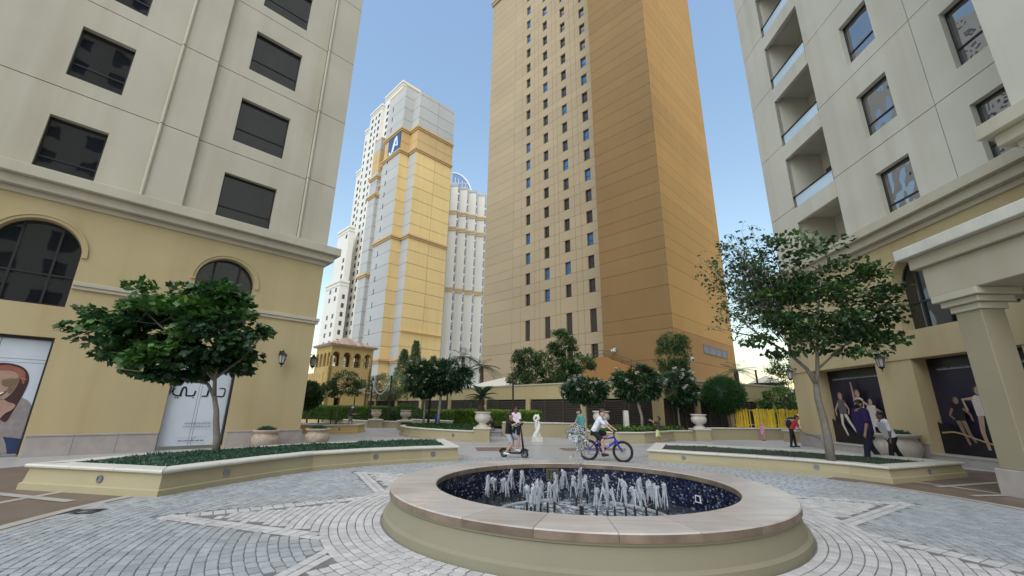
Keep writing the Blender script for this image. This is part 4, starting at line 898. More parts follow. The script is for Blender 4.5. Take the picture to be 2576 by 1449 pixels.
rf = MB(); rf.prism([(-.3,-.3),(W1+.3,-.3),(W1+.3,W2+.3),(-.3,W2+.3)], 7.72, 7.86); rf.prism([(-.32,-.32),(W1+.32,-.32),(W1+.32,W2+.32),(-.32,W2+.32)], 7.862, 9.0, [(W1/2-.1,W2/2-.05),(W1/2+.1,W2/2-.05),(W1/2+.1,W2/2+.05),(W1/2-.1,W2/2+.05)]); rfo = rf.build('roof', 'red_roof', TU)
tl = MB(); tl.tube([(0,-.1,0),(0,1.9,1.0)], .1, 8); tlm = tl.mesh('roof_tile_row', 'red_roof')
for i in range(24):
    f = i/23; x = -.3+(W1+.6)*f; l = 1-abs(f-.5)*2; b = MB(); b.tube([(x,-.36,7.86),(x+(W1/2-x)*.0,-.32+(W2/2+.3)*max(.06,l)*.95,7.88+1.1*max(.06,l)*.95)], .075, 7); b.build('roof_tile_row', 'red_roof', rfo)
for i in range(20):
    f = i/19; yy = -.3+(W2+.6)*f; l = 1-abs(f-.5)*2; b = MB(); b.tube([(-.36,yy,7.86),(-.32+(W1/2+.3)*max(.06,l)*.95,yy,7.88+1.1*max(.06,l)*.95)], .075, 7); b.build('roof_tile_row', 'red_roof', rfo)
for x in (.4, 3.6):
    b = MB(); b.box(x,x+.6,-.02,.05,3.5,4.4); wi = b.build('window', 'glass_far', TU); b = MB(); b.box(x-.06,x+.66,-.06,-.0,3.42,3.5); b.build('sill', 'stucco_trim', wi)
b = MB(); b.box(-.05,W1+.6,-.12,-.002,2.9,3.05); b.build('string_course', 'stucco_trim', TU)
b = MB(); b.box(2.0,2.7,.1,.2,0,2.4); b.build('door', 'louvre_brown', TU)
BA = thing('battlement_wall', 'orange wall with small slots left of the pavilion turret', 'wall', (-22.3,47.4,0), R_(-45))
b = MB(); b.box(-3,3.6,0,.5,0,5.0); b.build('wall', 'turret_yellow', BA)
for i in range(9): b = MB(); b.box(-2.6+i*.65,-2.4+i*.65,-.03,.1,4.35,4.85); b.build('slot', 'wall_yellow', BA)
# posts with garlands
posts = [(-9.9,35.5,4.0,.07),(-11.43,35.5,3.8,.07),(-17.42,40,3.58,.07),(-14.37,40,2.63,.055),(-13.41,40,3.17,.06),(-12.33,40,2.66,.055),(-5.53,29.7,3.9,.08),(-5.85,40,3.9,.08),(-4.05,40,3.7,.08),(.15,27.3,3.65,.06),(17.6,30.5,4.4,.07)]
where = ['tall rust-brown post right of the far left urn','rust-brown post left of the garland','rust-brown post in front of the orange battlement wall','short thin rust-brown post before the turret','thin rust-brown post at the turret corner','short thin rust-brown post behind the hedge','rust-brown post between the two white-flowering trees','rust-brown post right of the white-flowering trees','rust-brown post just left of the cycad','rust-brown post behind the boy in white shirt','dark post in front of the tree by the right building']
for (x, y, zt, r_), lb in zip(posts, where):
    t = thing('post', lb, 'post', (x,y,0), 0, 'rust-brown posts around the terrace'); b = MB(); b.tube([(0,0,0),(.02,0,zt*.5),(.0,.01,zt)], [r_,r_*.96,r_*.9], 10); b.build('shaft', 'rust_post', t)
    b = MB(); b.lathe([(r_*1.15,zt-.02),(r_*1.1,zt+.04),(.01,zt+.06)], 10); b.build('cap', 'rust_post', t)
def rope(label, a, e, sag):
    b = MB(); b.tube([(a[0]+(e[0]-a[0])*i/16, a[1]+(e[1]-a[1])*i/16, a[2]+(e[2]-a[2])*i/16-sag*4*(i/16)*(1-i/16)) for i in range(17)], .035, 6)
    M('rope_white', (.55,.55,.52), .8) if 'rope_white' not in MATS else None
    tag(b.build('garland', 'rope_white'), label, 'garland')
rope('pale garland hanging between two posts by the hedge', (-11.4,35.4,3.6), (-9.95,35.4,3.7), 1.1)
rope('thin rope strung from the battlement post to the turret corner', (-17.4,39.9,3.4), (-13.4,39.9,3.1), .3)
# canopy, gazebo roofs
M('canvas', (.62,.56,.45), .8, .06, .5)
t = thing('canopy', 'cream canvas canopy on the terrace behind the cycad', 'canopy', (-1.2,41.5,2.6))
b = MB(); b.add([(-3.4,-1.6,.75),(3.2,-1.6,.85),(3.2,2.2,.85),(-3.4,2.2,.75),(.7,.2,1.9)], [(0,1,4),(1,2,4),(2,3,4),(3,0,4)]); b.add([(-3.4,-1.6,.75),(3.2,-1.6,.85),(3.2,-1.6,.6),(-3.4,-1.6,.5)], [(3,2,1,0)]); b.build('cloth', 'canvas', t)
for x, y in ((-3.3,-1.5),(3.1,-1.5),(3.1,2.1),(-3.3,2.1)): b = MB(); b.tube([(x,y,0),(x,y,.8)], .05, 8); b.build('leg', 'rust_post', t)
t = thing('gazebo', 'tiered pavilion roof beyond the bamboo fence', 'pavilion', (22.2,37,0))
for z0, z1, r0, r1, m_ in ((3.1,3.7,2.6,1.3,'canvas'),(3.72,3.95,1.05,1.0,'louvre_brown'),(3.95,4.6,1.5,.1,'canvas')):
    b = MB(); b.prism([(r0*c_(PI/4*i+.4),r0*s_(PI/4*i+.4)) for i in range(8)], z0, z1, [(r1*c_(PI/4*i+.4),r1*s_(PI/4*i+.4)) for i in range(8)]); b.build('roof', m_, t)
for i in range(4): b = MB(); b.tube([(2*c_(PI/2*i),2*s_(PI/2*i),0),(2*c_(PI/2*i),2*s_(PI/2*i),3.3)], .12, 8); b.build('column', 'wall_yellow', t)
# bamboo fence: every cane a part
M('bamboo', (.62,.43,.03), .5, .15, 3., tone='object', tv=.22)
t = thing('bamboo_fence', 'bright yellow bamboo fence on the low wall at right', 'fence', (13.3,25.75,0), R_(12.5))
M('rail_yellow', (.55,.42,.10), .5)
for z in (.80, 1.62): b = MB(); b.box(-.1,5.6,.03,.06,z,z+.04); b.build('rail', 'rail_yellow', t)
cm = [MB().tube([(0,0,0),(.01,.005,.5),(0,0,1.06)], [.03,.028,.026], 7).mesh('cane', 'bamboo') for _ in range(2)]
x = 0.; i = 0
while x < 5.5:
    if not (.95 < x < 1.2 or 2.75 < x < 2.9 or rnd.random() < .05):
        o = obj('cane', cm[i % 2], t, (x, rnd.uniform(-.03,.03), .67), rnd.uniform(0,6), (rnd.uniform(.8,1.25),rnd.uniform(.8,1.25),rnd.uniform(.94,1.04))); o.rotation_euler = (0, rnd.uniform(-.04,.04), rnd.uniform(0,6))
    x += rnd.uniform(.045,.07); i += 1
# wall lanterns
def lantern(label, x, y, z, rz, arm=.34):
    t = thing('wall_lantern', label, 'lantern', (x,y,z), rz, 'black wall lanterns on the two near buildings')   # wall plate at origin, -y outwards
    b = MB(); b.box(-.045,.045,-.025,0,-.14,.10); b.build('wall_plate', 'black_iron', t)
    b = MB(); b.tube([(0,-.02,.03),(0,-arm*.5,.09),(0,-arm,.06)], .014, 6); b.tube([(0,-.02,-.1),(0,-arm*.35,-.03),(0,-arm*.6,.07)], .010, 6); b.build('arm', 'black_iron', t)
    n = 6; c = (0,-arm)
    def ring(r, zz): return [(c[0]+r*c_(2*PI*i/n), c[1]+r*s_(2*PI*i/n), zz) for i in range(n)]
    for i in range(n):
        a1, a2 = ring(.135,-.10), ring(.085,-.40); j = (i+1) % n; b = MB(); b.add([a1[i],a1[j],a2[j],a2[i]], [(0,1,2,3)]); b.build('glass_pane', 'lamp_glass', t)
        b = MB(); b.tube([ring(.14,-.10)[i], ring(.09,-.40)[i]], .010, 5); b.build('frame_bar', 'black_iron', t)
    b = MB(); b.add(ring(.19,-.10)+ring(.17,-.075)+ring(.06,.03)+ring(.03,.09), [(k*n+i, k*n+(i+1)%n, (k+1)*n+(i+1)%n, (k+1)*n+i) for k in range(3) for i in range(n)]+[tuple(range(n-1,-1,-1)), tuple(3*n+i for i in range(n))]); b.build('cap', 'black_iron', t)
    b = MB(); b.lathe([(.02,.085),(.012,.12),(.004,.15)], 8, (c[0],c[1],0)); b.build('finial', 'black_iron', t); b = MB(); b.lathe([(.10,-.40),(.09,-.43),(.05,-.47),(.015,-.50),(.02,-.53),(.004,-.58)][::-1], 8, (c[0],c[1],0)); b.build('drop_finial', 'black_iron', t)
def on_face(origin, th, x, y): return (origin[0]+x*c_(th)-y*s_(th), origin[1]+x*s_(th)+y*c_(th))
p = on_face((-13.9,12.7), R_(45), 6.35, -.0); lantern('black lantern on the blank ochre wall right of the white door', *p, 3.55, R_(45))
p = on_face((-13.9,12.7), R_(45), 7.56, .5); lantern('black lantern peeking round the corner of the left building', *p, 3.6, R_(135), .3)
p = on_face((14.1,19), R_(-90.9), -2.0, 0); lantern('black lantern near the far corner of the right building', *p, 3.55, R_(-90.9))
p = on_face((14.1,19), R_(-90.9), 3.38, 0); lantern('black lantern between the two dance posters', *p, 3.60, R_(-90.9))
# security cameras
M('white_plastic', (.62,.63,.65), .35)
def camera_(label, loc, rz, tilt=.3, s=1.):
    t = thing('security_camera', label, 'camera', loc, rz); b = MB(); b.lathe([(.055*s,0),(.055*s,-.05*s),(.04*s,-.07*s)][::-1], 16); b.build('mount', 'white_plastic', t)
    b = MB(); b.tube([(0,.02*s,-.10*s),(0,-.16*s,-.10*s-.16*s*tilt)], [.05*s,.052*s], 14); b.build('housing', 'white_plastic', t, smooth=False)
    b = MB(); b.tube([(0,-.158*s,-.10*s-.158*s*tilt),(0,-.166*s,-.10*s-.166*s*tilt)], .038*s, 14); b.build('lens', 'glass_dark', t)
camera_('white security camera under the portico beam', (10.75,8.75,4.06), R_(5), .35, 1.15)
p = on_face((17.22,43.95), R_(-45), -7.0, -.35); camera_('small white camera on the brown face of the gold tower', (*p,8.5), R_(-75), .1, 3.2)
p = on_face((17.22,43.95), R_(-45), .5, 2.9); camera_('small white camera low on the orange corner of the gold tower', (*p,7.2), R_(-10), .1, 3)
# stone post lamp, statue, ball, drain cover
t = thing('post_light', 'stone post with a black cylinder light in the flower bed', 'post light', (5.95,22.5,.47)); b = MB(); b.prism([(-.13,-.13),(.13,-.13),(.13,.13),(-.13,.13)], 0, 1.05, [(-.11,-.11),(.11,-.11),(.11,.11),(-.11,.11)]); b.build('stone_post', 'white_stone', t)
b = MB(); b.lathe([(.06,1.05),(.06,1.38),(.065,1.385),(.06,1.42)], 14); b.build('light_head', 'black_iron', t)
M('statue_white', (.70,.68,.64), .55, .08, 5., 0, None, .1, 30)
t = thing('statue', 'white twisted abstract statue on a square base', 'statue', (1.33,21.95,0), R_(4)); b = MB(); b.prism([(-.29,-.25),(.29,-.25),(.29,.25),(-.29,.25)], 0, .21, [(-.27,-.23),(.27,-.23),(.27,.23),(-.27,.23)]); b.build('base', 'white_stone', t)
b = MB()
for ph in (0, PI):
    P = []; Rr = []
    for i in range(40):
        f = i/39; a = ph+f*4.4; rr = .085*(1-.25*f); P.append((rr*c_(a)+.05*s_(f*3), rr*s_(a)*.7, .2+.82*f)); Rr.append(.135*(1-.45*f) if f < .3 else .115*(1-.40*f))
    b.tube(P, Rr, 12)
b.tube(curve3 := [(.02,0,.98),(.10,0,1.10),(.06,0,1.2),(-.06,0,1.2),(-.13,0,1.1),(-.12,0,1.0),(-.07,0,.95)], [.08,.085,.08,.07,.06,.05,.035], 12); b.build('twisted_form', 'statue_white', t, smooth=True)
M('ball_yellow', (.58,.62,.10), .8); b = MB(); b.ball((0,0,0), .035, 16, 10); tag(b.build('tennis_ball', 'ball_yellow', None, (1.98,14.5,.036), smooth=True), 'small yellow-green ball on the ground left of the bicycle', 'ball')
M('cast_iron', (.06,.058,.055), .55, metal=.4)
t = thing('drain_cover', 'dark metal drain cover in the brown paving at lower left', 'drain cover', (-6.04,6.62,.014), R_(8)); b = MB(); b.box(-.22,.22,-.17,.17,0,.006); b.build('plate', 'cast_iron', t)
for i in range(7): b = MB(); b.box(-.19,.19,-.145+i*.045,-.125+i*.045,.006,.010); b.build('rib', 'black_iron', t)
# ================================================================ vegetation
leafmat('leaf_bauhinia', (.014,.05,.022), (.10,.23,.028), .38)
leafmat('leaf_bauhinia_pale', (.02,.055,.02), (.09,.18,.035), .38)
leafmat('leaf_plumeria', (.014,.042,.02), (.05,.115,.04), .32)
leafmat('leaf_mid', (.032,.072,.022), (.115,.20,.05), .5)
leafmat('leaf_fresh', (.03,.08,.018), (.16,.27,.04), .5)
leafmat('leaf_ball', (.012,.045,.012), (.05,.13,.025), .5)
leafmat('leaf_hedge', (.035,.085,.015), (.22,.34,.04), .5)
leafmat('leaf_ground', (.026,.07,.045), (.09,.18,.10), .5)
leafmat('leaf_palm', (.018,.035,.016), (.06,.09,.03), .45)
leafmat('leaf_far', (.07,.11,.06), (.18,.25,.11), .6)
leafmat('leaf_light', (.10,.15,.075), (.24,.32,.14), .6)
leafmat('leaf_banana', (.10,.22,.02), (.24,.42,.05), .4)
M('bark_grey', (.20,.175,.15), .85, .2, 6., .4, (.11,.09,.07), .5, 40); M('bark_pale', (.33,.29,.25), .85, .2, 6., .3, None, .3, 40); M('bark_dark', (.09,.065,.045), .85, .25, 6., 0, None, .5, 30)
M('petal_white', (.80,.79,.74), .5)
def leaf(mb, p, d, up, l, wd, tone, kind=0):
    d = d.normalized(); s = d.cross(up)
    s = s.normalized() if s.length > 1e-4 else d.orthogonal().normalized(); n = s.cross(d)
    if kind == 0:      # pointed oval folded on its midrib
        q = [p, p+d*l*.45+s*wd*.5+n*wd*.16, p+d*l, p+d*l*.45-s*wd*.5+n*wd*.16, p+d*l*.5]
        mb.add(q, [(0,1,4),(1,2,4),(2,3,4),(3,0,4)], tone)
    elif kind == 1:    # two-lobed leaf
        q = [p, p+d*l*.3+s*wd*.52+n*wd*.10, p+d*l*.95+s*wd*.36+n*wd*.05, p+d*l*.72, p+d*l*.95-s*wd*.36+n*wd*.05, p+d*l*.3-s*wd*.52+n*wd*.10]
        mb.add(q, [(0,1,2,3),(0,3,4,5)], tone)
    else:              # plain quad
        mb.add([p-s*wd*.5, p+s*wd*.5, p+d*l+s*wd*.4, p+d*l-s*wd*.4], [(0,1,2,3)], tone)
def rv(r): 
    while True:
        v = Vector((r.uniform(-1,1), r.uniform(-1,1), r.uniform(-1,1)))
        if .05 < v.length < 1: return v
def limb(mb, a, e, r0, r1, r, n=7, wig=.12, sag=0):
    a, e = Vector(a), Vector(e); L_ = (e-a).length; P = []
    o1, o2 = r.uniform(0,50), r.uniform(0,50)
    for i in range(n+1):
        t = i/n; w_ = math.sin(PI*t)*wig*L_
        P.append(a.lerp(e, t)+Vector((noise.noise(Vector((t*2.3,o1,0))), noise.noise(Vector((t*2.3,o2,3))), .35*noise.noise(Vector((t*2.3,o1,9)))+.5*sag))*w_)
    mb.tube(P, [r0+(r1-r0)*i/n for i in range(n+1)], 7, False); return P
def tree(name, label, base, trunk, rad, forks, crowns, bark, lm, nleaf, ll, lw, kind=0, seed=1, clus=60, cr=.42, flat=.45, droop=.15, tones=(.2,.75), flowers=0, cat='tree', bright=.12, group=None):
    """base world point; trunk: points relative to base; forks: list of point lists leaving trunk points; crowns: (centre, radii, weight) relative to base"""
    r = random.Random(seed); t = thing(name, label, cat, base, 0, group); tb = MB(); tb.tube(trunk, rad, 10)
    nodes = [(Vector(trunk[-1]), rad[-1])]+[(Vector(trunk[-2]), rad[-2]*.8)]
    for P, r0, r1 in forks:
        k = len(P); tb.tube(P, [r0+(r1-r0)*i/(k-1) for i in range(k)], 8); nodes += [(Vector(p), (r0+(r1-r0)*i/(k-1))) for i, p in enumerate(P) if i]
    lb = MB(); tw = sum(c[2] for c in crowns); fl = MB()
    centres = []
    for cc, cr_, wgt in crowns:
        for _ in range(max(1, int(clus*wgt/tw))):
            v = rv(r); v = v.normalized()*(v.length**.45); centres.append((Vector(cc)+Vector((v.x*cr_[0], v.y*cr_[1], v.z*cr_[2])), Vector(cc), v))
    for c, cc, v in centres:
        nd, nr = min(nodes, key=lambda q: (q[0]-c).length+.6*max(0, q[0].z-c.z)); rr = min(nr*.5, .035)
        P = limb(tb, nd, c, rr, .006, r, 7, .16, .3)
        if r.random() < .5: nodes.append((P[4], rr*.6))
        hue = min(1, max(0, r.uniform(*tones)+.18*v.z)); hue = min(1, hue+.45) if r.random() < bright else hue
        m_ = int(nleaf/len(centres)*r.uniform(.6,1.4))
        for i in range(m_):
            q = rv(r); p = c+Vector((q.x*cr, q.y*cr, q.z*cr*flat)); out = (p-cc)+Vector((0,0,-.2)); out = out.normalized()*.6+rv(r)*.7; out.z -= droop
            up = Vector((r.gauss(0,.45), r.gauss(0,.45), 1))
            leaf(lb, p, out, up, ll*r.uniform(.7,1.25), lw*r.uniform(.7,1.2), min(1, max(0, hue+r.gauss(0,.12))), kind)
        if flowers and r.random() < flowers and v.z > -.4:
            p = c+Vector((v.x*.3,v.y*.3-.12,max(v.z,0)*.3+.05))
            for i in range(9):
                q = rv(r)*.10; 
                for k in range(4): a = k*1.57+r.random(); leaf(fl, p+q, Vector((c_(a),s_(a),.5)), Vector((0,0,1)), .09, .08, .5, 0)
    tb.build('trunk', bark, t, smooth=True); lb.build('crown', lm, t)
    if fl.v: o = fl.build('blossoms', 'petal_white', t)
    return t
# left planter tree (leaning crown, two-lobed leaves)
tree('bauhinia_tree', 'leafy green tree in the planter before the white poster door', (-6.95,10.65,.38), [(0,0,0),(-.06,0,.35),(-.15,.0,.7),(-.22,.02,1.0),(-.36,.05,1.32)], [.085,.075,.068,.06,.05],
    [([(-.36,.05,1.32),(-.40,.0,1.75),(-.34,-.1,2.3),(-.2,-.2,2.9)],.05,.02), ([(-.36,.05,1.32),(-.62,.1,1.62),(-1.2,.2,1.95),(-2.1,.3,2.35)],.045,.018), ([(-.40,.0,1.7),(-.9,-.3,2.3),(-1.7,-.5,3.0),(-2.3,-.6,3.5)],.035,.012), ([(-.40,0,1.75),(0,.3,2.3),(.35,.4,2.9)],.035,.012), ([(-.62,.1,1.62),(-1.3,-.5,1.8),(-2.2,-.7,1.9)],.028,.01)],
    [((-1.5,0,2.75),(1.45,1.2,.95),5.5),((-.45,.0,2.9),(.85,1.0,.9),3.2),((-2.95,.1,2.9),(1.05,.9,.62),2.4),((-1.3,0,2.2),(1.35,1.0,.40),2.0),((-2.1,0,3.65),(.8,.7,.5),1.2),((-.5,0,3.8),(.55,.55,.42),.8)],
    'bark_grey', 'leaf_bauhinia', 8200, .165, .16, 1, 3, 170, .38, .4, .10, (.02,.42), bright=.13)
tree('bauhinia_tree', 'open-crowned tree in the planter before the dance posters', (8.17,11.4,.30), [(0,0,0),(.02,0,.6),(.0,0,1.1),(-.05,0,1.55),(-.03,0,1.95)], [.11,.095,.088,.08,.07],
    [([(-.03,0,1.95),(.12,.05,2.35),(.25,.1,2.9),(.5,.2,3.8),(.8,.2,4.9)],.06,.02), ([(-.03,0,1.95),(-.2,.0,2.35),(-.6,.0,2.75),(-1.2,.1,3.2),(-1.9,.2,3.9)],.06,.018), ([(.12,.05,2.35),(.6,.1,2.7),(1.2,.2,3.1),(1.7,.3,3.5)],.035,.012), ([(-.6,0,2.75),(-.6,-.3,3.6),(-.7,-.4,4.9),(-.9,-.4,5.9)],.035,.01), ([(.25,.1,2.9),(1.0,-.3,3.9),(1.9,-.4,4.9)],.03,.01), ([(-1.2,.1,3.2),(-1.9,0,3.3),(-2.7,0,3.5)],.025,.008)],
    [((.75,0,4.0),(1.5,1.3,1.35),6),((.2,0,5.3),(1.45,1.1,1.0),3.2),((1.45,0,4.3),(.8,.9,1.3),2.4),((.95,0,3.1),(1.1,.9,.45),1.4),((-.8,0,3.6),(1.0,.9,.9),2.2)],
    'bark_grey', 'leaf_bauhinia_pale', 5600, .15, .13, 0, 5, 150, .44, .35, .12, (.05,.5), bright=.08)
# the thin, airy side of that crown is its own spray of twigs, kept as a part
def sparse_side(parent_name):
    t = [o for o in col.objects if o.get('label','').startswith('open-crowned')][0]; r = random.Random(8); tb, lb = MB(), MB()
    for i in range(75):
        v = rv(r); c = Vector((-1.75+v.x*1.15, v.y*.8, 4.85+v.z*1.9)); st = Vector((-.5-.5*r.random(), 0, 3.0+1.6*r.random())); P = limb(tb, st, c, .012, .004, r, 8, .12, .2)
        for p in P[3:]:
            for k in range(2):
                e = p+rv(r)*.34; tb.tube([p, p.lerp(e,.5)+rv(r)*.03, e], [.005,.004,.003], 4, False)
                for z in range(3): leaf(lb, e+rv(r)*.10, rv(r)+Vector((0,0,-.2)), Vector((r.gauss(0,.5),r.gauss(0,.5),1)), .12*r.uniform(.6,1.2), .085*r.uniform(.7,1.1), r.uniform(.1,.6), 0)
    tb.build('twigs', 'bark_grey', t); lb.build('sparse_foliage', 'leaf_bauhinia_pale', t)
sparse_side('')
# plumerias (white blossom)
def plum(label, base, th, crown, seed, n=2600, lean=.1):
    cx, cy, cz, rx, rz = crown; h = cz-rz*.75
    tree('plumeria_tree', label, base, [(0,0,0),(.02,0,h*.4),(lean*.6,0,h*.75),(lean,0,h)], [th,th*.85,th*.8,th*.7],
        [([(lean,0,h),(cx-rx*.4,0,cz-.1),(cx-rx*.6,0,cz+rz*.3)],th*.5,.02), ([(lean,0,h),(cx+rx*.4,.1,cz-.1),(cx+rx*.6,.1,cz+rz*.3)],th*.5,.02), ([(lean,0,h),(cx,-.3,cz),(cx,-.3,cz+rz*.5)],th*.5,.02)],
        [((cx,cy,cz),(rx,rx*.85,rz),1)], 'bark_pale', 'leaf_plumeria', int(n*1.5), .27, .105, 0, seed, 105, .30, .7, .25, (.1,.8), .22, bright=.05, group='white-flowering trees in the beds')
plum('left of the two white-flowering trees in the curved bed', (-5.42,27.5,.45), .07, (-.1,0,2.85,1.15,1.05), 11, 3000, 0)
plum('right of the two white-flowering trees in the curved bed', (-4.45,27.2,.45), .10, (.55,0,2.95,1.3,.95), 12, 3200, .1)
plum('white-flowering tree left of the cyclist, before the louvres', (4.25,24.5,.45), .05, (.05,0,2.15,1.25,.62), 13, 2200, .05)
plum('white-flowering tree in the bed beside the stone post light', (6.9,23.0,.47), .085, (-.1,0,2.45,1.2,.80), 14, 2600, -.2)
plum('white-flowering tree behind the urn and the kid in brown', (9.85,25.6,.0), .06, (.05,0,2.75,1.2,.92), 15, 2600, .02)
tree('young_tree', 'thin young tree in the orange planter', (-10.55,26.7,.45), [(0,0,0),(-.03,0,.6),(.02,0,1.2),(.06,0,1.8)], [.04,.035,.03,.025], [([(.06,0,1.8),(.3,0,2.2),(.6,0,2.6)],.02,.008), ([(.02,0,1.2),(-.3,0,1.7),(-.6,.1,2.1)],.018,.008)],
    [((.15,0,2.45),(.95,.85,.75),3),((-.6,0,2.05),(.45,.5,.35),1),((.9,0,2.2),(.5,.5,.4),1)], 'bark_grey', 'leaf_mid', 3800, .14, .06, 0, 21, 80, .26, .6, .2, (.25,.8))
t_ = MB(); t_.tube([(0,0,0),(0,0,.9)], .03, 6); t_.tube([(-.12,0,.8),(.12,0,.8)], .02, 6); tag(t_.build('tree_stake', 'rust_post', None, (-10.85,26.6,.45)), 'dark wooden stake beside the young tree', 'stake')
def leaf_shell(mb, c, rad, n, ll, lw, r, tones, sq=1., jit=.12):
    for i in range(n):
        v = rv(r).normalized(); k = 1+r.gauss(0,jit*.5); p = Vector((c[0]+v.x*rad[0]*k, c[1]+v.y*rad[1]*k, c[2]+v.z*rad[2]*k))
        lo = .25*noise.noise(p*3.1)
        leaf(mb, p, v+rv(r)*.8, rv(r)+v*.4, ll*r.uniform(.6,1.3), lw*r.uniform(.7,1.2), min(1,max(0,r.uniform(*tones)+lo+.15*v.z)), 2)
def topiary(name, label, base, c, rad, trunk, th, lm, seed, n=9000, ll=.09, lw=.035, tones=(.15,.75), bark='bark_grey', extra=()):
    r = random.Random(seed); t = thing(name, label, 'tree', base); tb = MB(); tb.tube(trunk, [th*(1-.2*i/len(trunk)) for i in range(len(trunk))], 9)
    for e in ((-.5,0,.0),(.45,.1,.1),(0,-.4,.1)): tb.tube([trunk[-1], (c[0]+e[0]*rad[0], c[1]+e[1]*rad[1], c[2]+e[2]*rad[2])], [th*.6,.01], 6)
    tb.build('trunk', bark, t, smooth=True); lb = MB(); core = MB()
    for cc, rr, w_ in [(c, rad, 1)]+list(extra):
        core.ball(cc, 1, 24, 14, (rr[0]*.93, rr[1]*.93, rr[2]*.93), .06, .05); leaf_shell(lb, cc, rr, int(n*w_), ll, lw, r, tones, 1., .2)
    core.build('inner_foliage', lm, t); lb.build('crown', lm, t); return t
topiary('ball_tree', 'clipped round ball tree beside the yellow bamboo fence', (13.1,26.2,.55), (-.15,0,1.95), (1.08,1.0,.98), [(0,0,0),(-.03,0,.5),(-.08,0,1.05)], .05, 'leaf_ball', 31, 13000, .10, .03)
tree('clipped_tree', 'tall clipped tree standing before the orange foot of the tower', (12.6,33,2.5), [(0,0,0),(0,0,.6),(.05,0,1.2)], [.1,.09,.07], [([(.05,0,1.2),(.2,0,2.4),(.2,0,3.8)],.06,.02)],
    [((.15,0,3.2),(1.35,1.15,1.2),4),((.0,0,1.9),(1.1,1.0,.9),2.6),((.3,0,4.2),(1.15,1.0,.7),2.4)], 'bark_dark', 'leaf_mid', 9500, .17, .075, 0, 32, 230, .30, .8, .1, (.05,.6))
topiary('round_bush_tree', 'dark rounded bush tree at the corner behind the left building', (-13.4,29,0), (-.15,0,2.2), (.85,.8,.8), [(0,0,0),(0,0,1.5)], .06, 'leaf_mid', 33, 5000, .11, .06, (.05,.5))
# broad tree on the terrace, conical trees and others far behind
tree('terrace_tree', 'broad dark tree on the terrace at the foot of the gold tower', (3.6,37,2.6), [(0,0,0),(.1,0,.6),(.1,0,1.0)], [.2,.17,.15], [([(.1,0,1.0),(-1,0,1.8),(-2,0,2.6)],.1,.03), ([(.1,0,1),(1,0,2),(1.2,0,3.4),(1,0,4.8)],.1,.03), ([(.1,0,1),(2,0,1.8),(2.8,.2,2.6)],.08,.03)],
    [((-.6,0,2.1),(2.6,1.9,1.5),6),((-2.2,0,3.2),(1.1,1,.8),1.5),((.9,0,4.6),(1.15,1,1.1),2.2),((2.4,0,2.9),(1.1,1,.9),1.5),((-2.9,-.3,1.2),(.8,.8,.6),.8)], 'bark_dark', 'leaf_mid', 15000, .26, .10, 0, 41, 220, .48, .55, .15, (.0,.55))
def conic(label, base, h, rr, seed):
    r = random.Random(seed); t = thing('conical_tree', label, 'tree', base, 0, 'conical trees behind the white-flowering trees'); b = MB(); b.tube([(0,0,0),(0,0,h)], [.18,.03], 7); b.build('trunk', 'bark_dark', t); lb = MB()
    for i in range(1900):
        f = r.random()**.7; a = r.uniform(0,6.28); q = rr*(1-f)*(.55+.45*r.random())*(1+.3*noise.noise(Vector((a*1.5,f*7,seed)))); p = Vector((q*c_(a), q*s_(a), h*(.12+.9*f)))
        leaf(lb, p, Vector((c_(a),s_(a),.6))+rv(r)*.6, rv(r), .5*r.uniform(.6,1.2), .16, r.uniform(.1,.8), 0)
    lb.build('crown', 'leaf_light', t)
conic('left of the conical green trees before the hotel tower', (-15.2,60,1.0), 8.2, 2.6, 51); conic('middle, tallest conical green tree before the hotel tower', (-13.4,59,1.0), 9.3, 2.1, 52); conic('right of the conical green trees before the hotel tower', (-11.2,61,1.0), 7.4, 1.9, 53)
tree('terrace_shrub', 'pale feathery shrub on the terrace beside the garland', (-13.5,48,2.2), [(0,0,0),(0,0,.5),(0,0,1)], [.1,.08,.06], [], [((0,0,1.6),(2.6,1.5,1.4),1)], 'bark_dark', 'leaf_far', 5000, .26, .07, 0, 55, 90, .5, .6, .1, (.2,.9), cat='shrub')
tree('terrace_shrub', 'mixed green shrub on the terrace left of the white-flowering trees', (-9.5,46,2.2), [(0,0,0),(0,0,.5),(0,0,1)], [.1,.08,.06], [], [((0,0,1.0),(2.2,1.3,1.0),1)], 'bark_dark', 'leaf_fresh', 4200, .22, .08, 0, 56, 80, .45, .6, .1, (.1,.8), cat='shrub')
tree('street_tree', 'green tree half hidden behind the corner of the right building', (20.6,32,0), [(0,0,0),(0,0,1.4),(0,0,2.6)], [.14,.12,.1], [], [((.3,0,3.6),(1.5,1.3,2.2),4),((-.8,0,2.4),(1.0,.9,.8),1.4)], 'bark_dark', 'leaf_mid', 6500, .22, .09, 0, 57, 130, .42, .6, .15, (.15,.75))
tree('garden_shrub', 'bushy green shrub above the bamboo fence', (17.8,28.6,0), [(0,0,0),(0,0,.8),(0,0,1.4)], [.08,.06,.05], [], [((0,0,2.2),(1.3,1.0,.8),1)], 'bark_dark', 'leaf_fresh', 3000, .2, .08, 0, 58, 70, .35, .6, .1, (.05,.6), cat='shrub')
